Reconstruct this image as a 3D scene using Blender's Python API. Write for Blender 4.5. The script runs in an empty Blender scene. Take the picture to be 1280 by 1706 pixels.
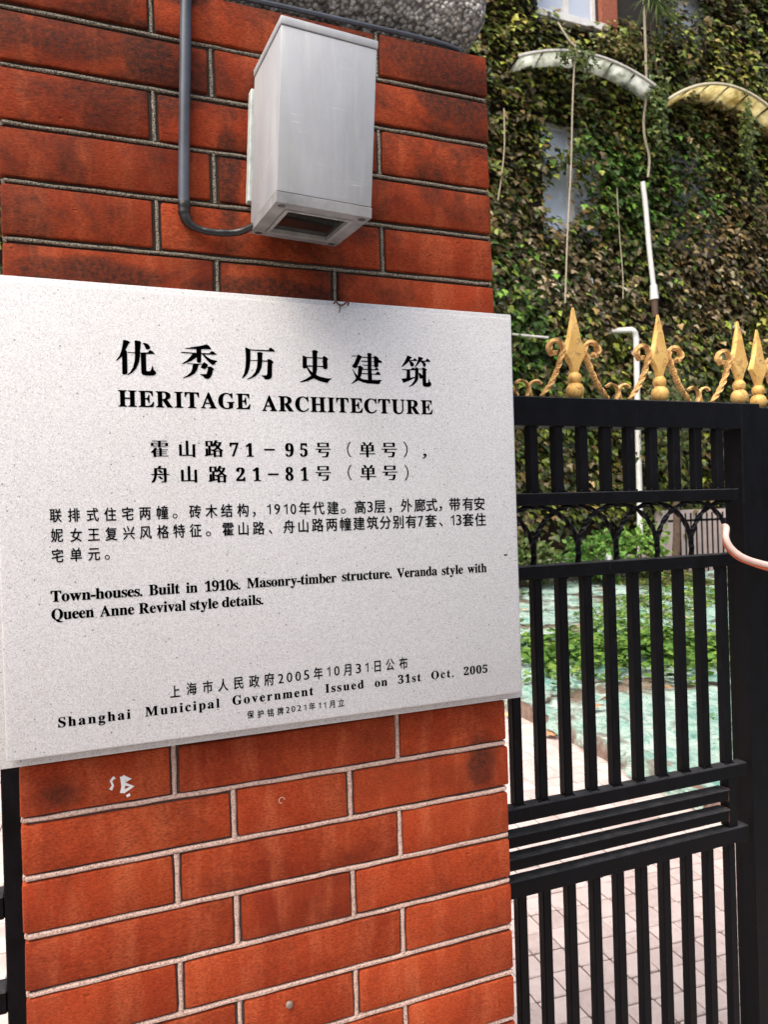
import bpy, bmesh, math, random
import numpy as np
from mathutils import Vector, Matrix, noise
R = math.radians
rnd = random.Random(7)
rng = np.random.default_rng(11)
C = bpy.context.scene.collection
scene = bpy.context.scene

# ------------------------------------------------------------------ camera, light, exposure
cam = bpy.data.cameras.new('camera')
camo = bpy.data.objects.new('camera', cam); C.objects.link(camo); scene.camera = camo
yaw, pitch, roll = .3853, -.0019, -.0304
cp, sp = math.cos(pitch), math.sin(pitch)
fwd = Vector((math.sin(yaw)*cp, math.cos(yaw)*cp, sp)); rgt = Vector((math.cos(yaw), -math.sin(yaw), 0)); up = rgt.cross(fwd)
r2 = math.cos(roll)*rgt + math.sin(roll)*up; u2 = -math.sin(roll)*rgt + math.cos(roll)*up
M = Matrix((r2, u2, -fwd)).transposed().to_4x4(); M.translation = Vector((-.6052, -1.0184, 1.5))
camo.matrix_world = M
cam.sensor_fit = 'VERTICAL'; cam.sensor_height = 36; cam.sensor_width = 27; cam.lens = 1281/1706*36
cam.clip_start = .02; cam.clip_end = 300
cam.dof.use_dof = True; cam.dof.focus_distance = 1.08; cam.dof.aperture_fstop = 13.0

w = bpy.data.worlds.new('World'); scene.world = w; w.use_nodes = True
nt = w.node_tree; nt.nodes.clear()
sky = nt.nodes.new('ShaderNodeTexSky'); sky.sky_type = 'NISHITA'; sky.sun_disc = False
SUN_EL, SUN_AZ = R(60), R(240)        # azimuth measured clockwise from +Y: high, behind the camera and to its left
sky.sun_elevation = SUN_EL; sky.sun_rotation = SUN_AZ; sky.dust_density = 7.0; sky.ozone_density = .3; sky.air_density = 1.0
bg = nt.nodes.new('ShaderNodeBackground'); bg.inputs[1].default_value = .15
wo = nt.nodes.new('ShaderNodeOutputWorld'); nt.links.new(sky.outputs[0], bg.inputs[0]); nt.links.new(bg.outputs[0], wo.inputs[0])
sl = bpy.data.lights.new('sun', 'SUN'); sl.energy = 1.5; sl.angle = R(56); sl.color = (1, .972, .935)
so = bpy.data.objects.new('sun', sl); C.objects.link(so)
sd = Vector((math.sin(SUN_AZ)*math.cos(SUN_EL), math.cos(SUN_AZ)*math.cos(SUN_EL), math.sin(SUN_EL)))
so.rotation_euler = sd.to_track_quat('Z', 'Y').to_euler(); so.location = (0, 0, 20)
scene.view_settings.view_transform = 'Standard'; scene.view_settings.look = 'None'
scene.view_settings.exposure = .88; scene.view_settings.gamma = 1; scene.view_settings.use_curve_mapping = False

# ------------------------------------------------------------------ helpers
def tag(o, label=None, cat=None, group=None, kind=None):
    for k, v in (('label', label), ('category', cat), ('group', group), ('kind', kind)):
        if v: o[k] = v
    return o
def empty(name, label, cat, loc=(0, 0, 0), group=None):
    o = bpy.data.objects.new(name, None); C.objects.link(o); o.location = loc; o.empty_display_size = .05
    return tag(o, label, cat, group)
def link(name, me, mat=None, parent=None, loc=None):
    o = bpy.data.objects.new(name, me); C.objects.link(o)
    if mat is not None and not me.materials: me.materials.append(mat)
    if loc is not None: o.location = loc
    if parent is not None:
        o.parent = parent
        p = parent; off = Vector((0, 0, 0))
        while p is not None: off += p.location; p = p.parent
        if loc is None: o.location = -off
        else: o.location = Vector(loc) - off
    return o
def smooth(me, ang=40):
    for p in me.polygons: p.use_smooth = True
    try: me.set_sharp_from_angle(angle=R(ang))
    except Exception: pass
class MB:
    def __init__(s): s.bm = bmesh.new()
    def box(s, x0, x1, y0, y1, z0, z1, bev=0, seg=1, mat=None):
        vs = [s.bm.verts.new((x, y, z)) for x in (x0, x1) for y in (y0, y1) for z in (z0, z1)]
        f = [(0, 1, 3, 2), (4, 6, 7, 5), (0, 4, 5, 1), (2, 3, 7, 6), (0, 2, 6, 4), (1, 5, 7, 3)]
        fs = [s.bm.faces.new([vs[i] for i in q]) for q in f]
        if bev:
            r = bmesh.ops.bevel(s.bm, geom=list({e for q in fs for e in q.edges}), offset=bev, segments=seg, profile=.5, affect='EDGES', clamp_overlap=True)
            vs = list({v for q in r['faces'] for v in q.verts} | {v for v in vs if v.is_valid})
        if mat is not None: bmesh.ops.transform(s.bm, matrix=mat, verts=[v for v in vs if v.is_valid])
        return s
    def tube(s, pts, r, n=10, twist=0., flat=1., cap=True):
        pts = [Vector(p) for p in pts]; rs = r if isinstance(r, (list, tuple)) else [r]*len(pts)
        rings = []; nrm = None; L = 0
        for i, p in enumerate(pts):
            t = (pts[min(i+1, len(pts)-1)] - pts[max(i-1, 0)]).normalized()
            if nrm is None:
                a = Vector((0, 1, 0)) if abs(t.y) < .9 else Vector((1, 0, 0)); nrm = (a - t*a.dot(t)).normalized()
            else:
                nrm = (nrm - t*nrm.dot(t)).normalized(); L += (p-pts[i-1]).length
            b = t.cross(nrm); a0 = twist*L
            rings.append([s.bm.verts.new(p + (nrm*math.cos(2*math.pi*k/n + a0 + math.pi/n) + b*flat*math.sin(2*math.pi*k/n + a0 + math.pi/n))*rs[i]) for k in range(n)])
        for A, B in zip(rings, rings[1:]):
            for k in range(n): s.bm.faces.new((A[k], A[(k+1) % n], B[(k+1) % n], B[k]))
        if cap: s.bm.faces.new(rings[0][::-1]); s.bm.faces.new(rings[-1])
        return s
    def lathe(s, prof, cx, cy, n=16, sy=1.):
        rings = [[s.bm.verts.new((cx+r*math.cos(2*math.pi*k/n), cy+sy*r*math.sin(2*math.pi*k/n), z)) for k in range(n)] for r, z in prof]
        for A, B in zip(rings, rings[1:]):
            for k in range(n): s.bm.faces.new((A[k], A[(k+1) % n], B[(k+1) % n], B[k]))
        s.bm.faces.new(rings[0][::-1]); s.bm.faces.new(rings[-1]); return s
    def mesh(s, name, sm=False):
        bmesh.ops.recalc_face_normals(s.bm, faces=s.bm.faces[:])
        me = bpy.data.meshes.new(name); s.bm.to_mesh(me); s.bm.free()
        if sm: smooth(me)
        return me
    def build(s, name, mat, parent=None, loc=None, sm=False): return link(name, s.mesh(name, sm), mat, parent, loc)
def bez(pts, n=6):
    """Catmull-Rom through the points."""
    P = [Vector(p) for p in pts]; P = [P[0]*2-P[1]] + P + [P[-1]*2-P[-2]]; out = []
    for i in range(1, len(P)-2):
        a, b, c, d = P[i-1:i+3]
        for k in range(n):
            t = k/n; out.append(.5*((2*b)+(c-a)*t+(2*a-5*b+4*c-d)*t*t+(3*b-a-3*c+d)*t**3))
    out.append(P[-2]); return out
def fbm(x, y, z=0., o=3): return noise.fractal(Vector((x, y, z)), 1., 2., o)
def bulk(name, T, F, V, col, mat, parent=None):
    """T (nv,3) template verts, F template polygons, V (N,4,3) basis rows x,y,z + origin; col (N,3)."""
    N = len(V); nv = len(T)
    pos = (np.einsum('vk,nkj->nvj', T, V[:, :3]) + V[:, None, 3]).reshape(-1, 3)
    me = bpy.data.meshes.new(name)
    cnt = np.array([len(f) for f in F]); idx = np.concatenate([np.array(f) for f in F])
    loops = (idx[None] + nv*np.arange(N)[:, None]).ravel()
    tot = np.tile(cnt, N); st = np.concatenate([[0], np.cumsum(tot)[:-1]])
    me.vertices.add(N*nv); me.vertices.foreach_set('co', pos.ravel().astype(np.float32))
    me.loops.add(len(loops)); me.loops.foreach_set('vertex_index', loops.astype(np.int32))
    me.polygons.add(len(tot)); me.polygons.foreach_set('loop_start', st.astype(np.int32)); me.polygons.foreach_set('loop_total', tot.astype(np.int32))
    me.update(calc_edges=True)
    a = me.color_attributes.new('tint', 'FLOAT_COLOR', 'POINT')
    c4 = np.ones((N, nv, 4), np.float32); c4[:, :, :3] = col[:, None]; a.data.foreach_set('color', c4.ravel())
    return link(name, me, mat, parent)

# ------------------------------------------------------------------ materials
class NM:
    def __init__(s, name):
        s.m = bpy.data.materials.new(name); s.m.use_nodes = True; s.t = s.m.node_tree; s.b = s.t.nodes['Principled BSDF']; s._c = None
    def n(s, typ, **kw):
        o = s.t.nodes.new(typ)
        for k, v in kw.items():
            if k[0] == '_': setattr(o, k[1:], v)
        return o
    def set(s, node, i, v):
        if hasattr(v, 'is_output') or isinstance(v, bpy.types.NodeSocket): s.t.links.new(v, node.inputs[i])
        else:
            if isinstance(v, tuple) and len(v) == 3 and node.inputs[i].type == 'RGBA': v = v + (1,)
            node.inputs[i].default_value = v
    def pos(s, scale=(1, 1, 1), obj=False):
        if obj: o = s.n('ShaderNodeTexCoord').outputs['Object']
        else: o = s.n('ShaderNodeNewGeometry').outputs['Position']
        m = s.n('ShaderNodeVectorMath', _operation='MULTIPLY'); s.set(m, 0, o); s.set(m, 1, scale); return m.outputs[0]
    def noise(s, scale, vec=None, detail=4, rough=.6, dist=0):
        o = s.n('ShaderNodeTexNoise'); s.set(o, 'Vector', vec if vec is not None else s.pos()); s.set(o, 'Scale', scale); s.set(o, 'Detail', detail); s.set(o, 'Roughness', rough); s.set(o, 'Distortion', dist)
        return o.outputs['Fac']
    def voro(s, scale, vec=None, out='Distance', feature='F1'):
        o = s.n('ShaderNodeTexVoronoi', _feature=feature); s.set(o, 'Vector', vec if vec is not None else s.pos()); s.set(o, 'Scale', scale); return o.outputs[out]
    def ramp(s, fac, stops):
        o = s.n('ShaderNodeValToRGB'); e = o.color_ramp.elements
        for i, (p, c) in enumerate(stops):
            c = (c, c, c) if not isinstance(c, tuple) else c
            x = e[i] if i < 2 else e.new(p)
            x.position = p; x.color = c + (1,)
        s.set(o, 0, fac); return o.outputs[0]
    def mix(s, fac, a, b, mode='MIX'):
        o = s.n('ShaderNodeMix', _data_type='RGBA', _blend_type=mode); s.set(o, 0, fac); s.set(o, 6, a); s.set(o, 7, b); return o.outputs[2]
    def math(s, op, a, b=0., c=0.):
        o = s.n('ShaderNodeMath', _operation=op); s.set(o, 0, a); s.set(o, 1, b); s.set(o, 2, c); return o.outputs[0]
    def bump(s, h, strength=.3, dist=.001, nrm=None):
        o = s.n('ShaderNodeBump'); s.set(o, 'Height', h); s.set(o, 'Strength', strength); s.set(o, 'Distance', dist)
        if nrm is not None: s.set(o, 'Normal', nrm)
        return o.outputs[0]
    def out(s, col=None, rough=None, nrm=None, **kw):
        if col is not None: s.set(s.b, 'Base Color', col)
        if rough is not None: s.set(s.b, 'Roughness', rough)
        if nrm is not None: s.set(s.b, 'Normal', nrm)
        for k, v in kw.items(): s.set(s.b, k.replace('_', ' '), v)
        return s.m
def sepz(M_):
    g = M_.n('ShaderNodeNewGeometry'); sx = M_.n('ShaderNodeSeparateXYZ'); M_.set(sx, 0, g.outputs['Position']); return sx.outputs

def m_brick():
    m = NM('red_brick')
    rn = m.n('ShaderNodeObjectInfo').outputs['Random']
    base = m.ramp(rn, [(0, (.19, .022, .007)), (.3, (.28, .033, .009)), (.65, (.345, .045, .012)), (1, (.23, .027, .008))])
    big = m.noise(7, m.pos((1, 1, .8)), 5, .65)
    c = m.mix(m.ramp(big, [(.38, 0.), (.68, .6)]), base, (.44, .080, .022))
    st = m.noise(26, m.pos((1, 1, .22)), 4, .6)                       # rain streaks
    c = m.mix(m.ramp(st, [(.47, 0.), (.70, .5)]), c, (.52, .135, .055))
    gr = m.noise(420, m.pos((.55, 1, 1.3)), 3, .7)
    c = m.mix(m.ramp(gr, [(.3, .75), (.55, 0.)]), c, (.13, .016, .006))
    c = m.mix(m.ramp(gr, [(.6, 0.), (.8, .5)]), c, (.56, .16, .045))
    # soot and mould, heavier on the high courses under the cap; the patch left of the lamp is painted shade
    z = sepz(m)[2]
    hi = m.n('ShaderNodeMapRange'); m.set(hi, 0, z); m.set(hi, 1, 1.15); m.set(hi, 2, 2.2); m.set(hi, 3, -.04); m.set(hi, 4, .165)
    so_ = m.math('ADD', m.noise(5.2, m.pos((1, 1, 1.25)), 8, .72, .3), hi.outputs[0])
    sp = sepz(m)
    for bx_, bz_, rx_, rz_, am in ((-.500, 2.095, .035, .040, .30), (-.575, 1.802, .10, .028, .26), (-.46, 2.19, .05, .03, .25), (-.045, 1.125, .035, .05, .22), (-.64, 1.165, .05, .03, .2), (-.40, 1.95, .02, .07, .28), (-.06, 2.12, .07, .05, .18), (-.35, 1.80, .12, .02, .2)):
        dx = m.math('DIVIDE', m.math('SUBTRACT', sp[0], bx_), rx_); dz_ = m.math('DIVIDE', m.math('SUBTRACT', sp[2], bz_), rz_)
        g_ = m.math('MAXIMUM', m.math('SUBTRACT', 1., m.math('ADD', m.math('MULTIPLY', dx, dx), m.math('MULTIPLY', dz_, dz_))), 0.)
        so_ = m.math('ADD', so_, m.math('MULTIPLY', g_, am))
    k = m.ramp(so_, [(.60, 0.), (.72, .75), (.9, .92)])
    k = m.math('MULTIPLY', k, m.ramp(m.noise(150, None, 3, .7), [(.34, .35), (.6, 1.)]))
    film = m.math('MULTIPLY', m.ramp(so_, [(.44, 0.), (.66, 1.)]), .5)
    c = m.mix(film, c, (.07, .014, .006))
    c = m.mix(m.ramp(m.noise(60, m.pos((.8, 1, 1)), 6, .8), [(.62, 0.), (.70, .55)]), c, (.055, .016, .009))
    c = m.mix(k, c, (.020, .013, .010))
    wh = m.math('MULTIPLY', m.ramp(m.noise(11, m.pos((1, 1, .5)), 7, .75, .5), [(.66, 0.), (.76, .5)]), m.ramp(z, [(0, 1.), (1, 1.)]))
    c = m.mix(wh, c, (.55, .30, .22))
    h = m.math('ADD', m.math('MULTIPLY', gr, .6), m.math('MULTIPLY', m.noise(120, m.pos((.5, 1, 1.4)), 4, .65), .8))
    n1 = m.bump(h, .55, .0016)
    pits = m.ramp(m.noise(75, m.pos((.8, 1, 1.2)), 3, .55), [(.24, 0.), (.34, 1.)])
    n1 = m.bump(pits, .6, .0022, n1)
    n2 = m.bump(m.noise(22, None, 5, .6), .4, .005, n1)
    return m.out(c, m.ramp(gr, [(.3, .95), (.8, .75)]), n2, Specular_IOR_Level=.15)
def m_mortar(core=False):
    m = NM('mortar_core' if core else 'mortar')
    z = sepz(m)[2]
    hi = m.n('ShaderNodeMapRange'); m.set(hi, 0, z); m.set(hi, 1, 1.1); m.set(hi, 2, 1.9)
    t = m.math('ADD', hi.outputs[0], m.math('MULTIPLY', m.math('SUBTRACT', m.noise(14, None, 5, .7), .5), 1.1))
    t = m.ramp(t, [(.1, 0.), (.8, 1.)])
    sp_ = m.noise(480, None, 2, .7)
    lo = m.mix(m.ramp(sp_, [(.35, 1.), (.55, 0.)]), (.56, .41, .34), (.24, .14, .11))
    up_ = m.mix(m.ramp(sp_, [(.38, 1.), (.60, 0.)]), (.30, .27, .21), (.03, .026, .02))
    c = m.mix(t, lo, up_)
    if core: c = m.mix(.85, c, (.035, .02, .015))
    return m.out(c, .95, m.bump(m.noise(300, None, 3, .7), .7, .0015))
def m_terrazzo():
    m = NM('speckled_stone')
    P = m.pos()
    v = m.n('ShaderNodeTexVoronoi'); m.set(v, 'Vector', P); m.set(v, 'Scale', 780.)
    sx = m.n('ShaderNodeSeparateColor'); m.set(sx, 0, v.outputs['Color'])
    dots = m.math('MULTIPLY', m.ramp(sx.outputs[0], [(.80, 0.), (.86, 1.)]), m.ramp(v.outputs['Distance'], [(.22, 1.), (.5, 0.)]))
    wd_ = m.math('MULTIPLY', m.ramp(sx.outputs[1], [(.90, 0.), (.94, 1.)]), m.ramp(v.outputs['Distance'], [(.2, 1.), (.55, 0.)]))
    v2 = m.n('ShaderNodeTexVoronoi'); m.set(v2, 'Vector', P); m.set(v2, 'Scale', 230.)
    s2 = m.n('ShaderNodeSeparateColor'); m.set(s2, 0, v2.outputs['Color'])
    d2 = m.math('MULTIPLY', m.ramp(s2.outputs[0], [(.955, 0.), (.97, 1.)]), m.ramp(v2.outputs['Distance'], [(.1, 1.), (.28, 0.)]))
    base = m.mix(m.noise(9, P, 6, .65), (.595, .60, .603), (.665, .67, .674))
    base = m.mix(m.ramp(m.noise(3.2, m.pos((1, 1, .6)), 4, .6), [(.52, 0.), (.75, .35)]), base, (.50, .47, .42))
    c = m.mix(m.ramp(m.noise(900, P, 2, .8), [(.34, .75), (.6, 0.)]), base, (.33, .33, .34))
    c = m.mix(m.math('MULTIPLY', dots, .85), c, (.12, .12, .13))
    c = m.mix(m.math('MULTIPLY', wd_, .6), c, (.78, .78, .80))
    c = m.mix(d2, c, (.04, .04, .045))
    return m.out(c, .6, m.bump(m.noise(700, P, 2, .6), .12, .0006), Specular_IOR_Level=.3)
def simple(name, col, rough=.5, metal=0., nsc=60, nstr=.15, var=.25, bd=.001):
    m = NM(name)
    d = tuple(x*(1-var) for x in col); l = tuple(min(1, x*(1+var)) for x in col)
    c = m.mix(m.ramp(m.noise(nsc, None, 5, .65), [(.3, 0.), (.7, 1.)]), d, l)
    m.out(c, rough, m.bump(m.noise(nsc*6, None, 3, .6), nstr, bd)); m.b.inputs['Metallic'].default_value = metal
    return m.m
def m_black():
    m = NM('black_gate_paint')
    n = m.noise(30, m.pos((1, 1, .6)), 6, .7)
    c = m.mix(m.ramp(n, [(.4, 0.), (.75, 1.)]), (.0011, .0012, .0018), (.004, .0044, .0075))
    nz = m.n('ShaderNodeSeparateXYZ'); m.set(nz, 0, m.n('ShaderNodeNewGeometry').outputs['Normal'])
    top_grey = m.math('MULTIPLY', m.ramp(nz.outputs[2], [(.5, 0.), (.85, .8)]), m.ramp(m.noise(38, None, 5, .7), [(.3, .3), (.65, 1.)]))  # greyer patches on faces that point up
    c = m.mix(top_grey, c, (.075, .075, .08))
    c = m.mix(m.ramp(m.noise(130, m.pos((1, 1, .4)), 5, .75), [(.62, 0.), (.72, .5)]), c, (.03, .032, .04))
    rust = m.ramp(m.noise(55, None, 8, .75, .6), [(.70, 0.), (.78, .8)])
    c = m.mix(rust, c, (.06, .03, .02))
    return m.out(c, m.ramp(n, [(.3, .45), (.7, .65)]), m.bump(m.noise(260, m.pos((1, 1, .5)), 4, .6), .35, .0012), Specular_IOR_Level=.13)
def m_gold():
    m = NM('gold_paint')
    n = m.noise(70, None, 8, .75, .4)
    c = m.mix(m.ramp(m.noise(22, None, 4, .6), [(.3, 0.), (.7, 1.)]), (.62, .36, .085), (.75, .50, .17))
    c = m.mix(m.ramp(n, [(.52, 0.), (.64, .85)]), c, (.24, .095, .035))
    c = m.mix(m.ramp(m.noise(240, None, 3, .7), [(.68, 0.), (.76, .7)]), c, (.04, .025, .02))
    return m.out(c, .6, m.bump(n, .35, .001), Metallic=.15)
def m_rusty():
    m = NM('rusty_gold')
    n = m.noise(95, None, 8, .75, .4)
    c = m.mix(m.ramp(n, [(.45, 0.), (.66, 1.)]), (.66, .42, .15), (.26, .10, .045))
    return m.out(c, .75, m.bump(n, .5, .001))
def m_alu():
    m = NM('painted_aluminium')
    n = m.noise(16, m.pos((1, 1, .5)), 6, .7)
    c = m.mix(m.ramp(n, [(.35, 0.), (.7, 1.)]), (.36, .38, .405), (.44, .455, .475))
    c = m.mix(m.ramp(m.noise(8, m.pos((2, 2, .35)), 6, .7), [(.50, 0.), (.72, .6)]), c, (.30, .31, .29))
    c = m.mix(m.ramp(m.noise(45, m.pos((1.6, 1.6, .12)), 4, .6), [(.55, 0.), (.75, .4)]), c, (.52, .55, .54))
    # hairline scratches
    rot = m.n('ShaderNodeMapping'); m.set(rot, 'Vector', m.pos()); rot.inputs['Rotation'].default_value = (0, R(38), 0); rot.inputs['Scale'].default_value = (4, 4, 150)
    sc = m.math('MULTIPLY', m.ramp(m.noise(1.0, rot.outputs[0], 1, .4), [(.498, 0.), (.503, 1.)]), m.ramp(m.noise(1.0, rot.outputs[0], 1, .4), [(.503, 1.), (.508, 0.)]))
    sc = m.math('MULTIPLY', sc, m.ramp(m.noise(18, None, 3, .6), [(.52, 0.), (.6, .5)]))
    c = m.mix(sc, c, (.82, .83, .85))
    c = m.mix(m.ramp(m.noise(140, None, 3, .7), [(.75, 0.), (.8, .8)]), c, (.16, .16, .17))
    return m.out(c, m.ramp(n, [(.3, .45), (.7, .62)]), m.bump(m.noise(200, None, 3, .6), .10, .0006), Metallic=.1)
def m_leaf(name, rough=.4, trans=.05):
    m = NM(name)
    a = m.n('ShaderNodeAttribute'); a.attribute_name = 'tint'
    c = m.mix(m.ramp(m.noise(45, None, 3, .6), [(.3, 0.), (.7, .5)]), a.outputs['Color'], (.03, .045, .012))
    m.out(c, rough); m.b.inputs['Specular IOR Level'].default_value = .25
    m.b.inputs['Transmission Weight'].default_value = 0
    tr = m.n('ShaderNodeBsdfTranslucent'); m.set(tr, 0, a.outputs['Color'])
    mx = m.n('ShaderNodeMixShader'); m.set(mx, 0, trans); m.t.links.new(m.b.outputs[0], mx.inputs[1]); m.t.links.new(tr.outputs[0], mx.inputs[2])
    m.t.links.new(mx.outputs[0], m.t.nodes['Material Output'].inputs[0])
    return m.m
def m_tile():
    m = NM('pink_paving')
    rn = m.n('ShaderNodeObjectInfo').outputs['Random']
    c = m.mix(rn, (.40, .315, .29), (.54, .45, .42))
    c = m.mix(m.ramp(m.noise(9, None, 5, .7), [(.4, 0.), (.7, .6)]), c, (.60, .52, .49))
    c = m.mix(m.ramp(m.noise(32, None, 6, .75, .4), [(.56, 0.), (.70, .6)]), c, (.24, .18, .16))
    return m.out(c, .9, m.bump(m.noise(160, None, 4, .7), .5, .0015))
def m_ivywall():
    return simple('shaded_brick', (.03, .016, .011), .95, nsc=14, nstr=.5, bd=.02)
def m_net():
    m = NM('teal_netting')
    n = m.noise(2.2, None, 5, .65)
    c = m.mix(m.ramp(n, [(.30, 0.), (.58, 1.)]), (.20, .40, .33), (.48, .60, .53))
    w1 = m.noise(17, m.pos((1, .5, 1)), 4, .6, 1.2)
    c = m.mix(m.ramp(w1, [(.48, 0.), (.66, .8)]), c, (.06, .30, .25))
    wv = m.math('MAXIMUM', m.math('GREATER_THAN', m.math('FRACT', m.math('MULTIPLY', sepz(m)[0], 160.)), .55), m.math('GREATER_THAN', m.math('FRACT', m.math('MULTIPLY', sepz(m)[1], 160.)), .55))
    hole = m.ramp(m.noise(1.6, None, 4, .7, .5), [(.50, 1.), (.60, .0)])
    al = m.math('MULTIPLY', m.math('ADD', m.math('MULTIPLY', wv, .5), .4), hole)
    m.out(c, .55, m.bump(w1, .9, .03)); m.set(m.b, 'Alpha', al)
    return m.m
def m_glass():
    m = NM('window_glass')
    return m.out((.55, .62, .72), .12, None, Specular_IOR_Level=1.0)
def m_pebble():
    m = NM('pebble_dash')
    v = m.n('ShaderNodeTexVoronoi'); m.set(v, 'Vector', m.pos()); m.set(v, 'Scale', 150.)
    sx = m.n('ShaderNodeSeparateColor'); m.set(sx, 0, v.outputs['Color'])
    c = m.ramp(sx.outputs[0], [(0, (.16, .145, .125)), (.5, (.30, .285, .26)), (1, (.50, .48, .44))])
    c = m.mix(m.ramp(v.outputs['Distance'], [(.42, 0.), (.75, .9)]), c, (.05, .044, .038))
    c = m.mix(m.ramp(m.noise(9, None, 5, .7), [(.45, 0.), (.7, .65)]), c, (.06, .055, .05))
    h = m.math('SUBTRACT', 1., v.outputs['Distance'])
    return m.out(c, .6, m.bump(h, 1., .004))

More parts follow.
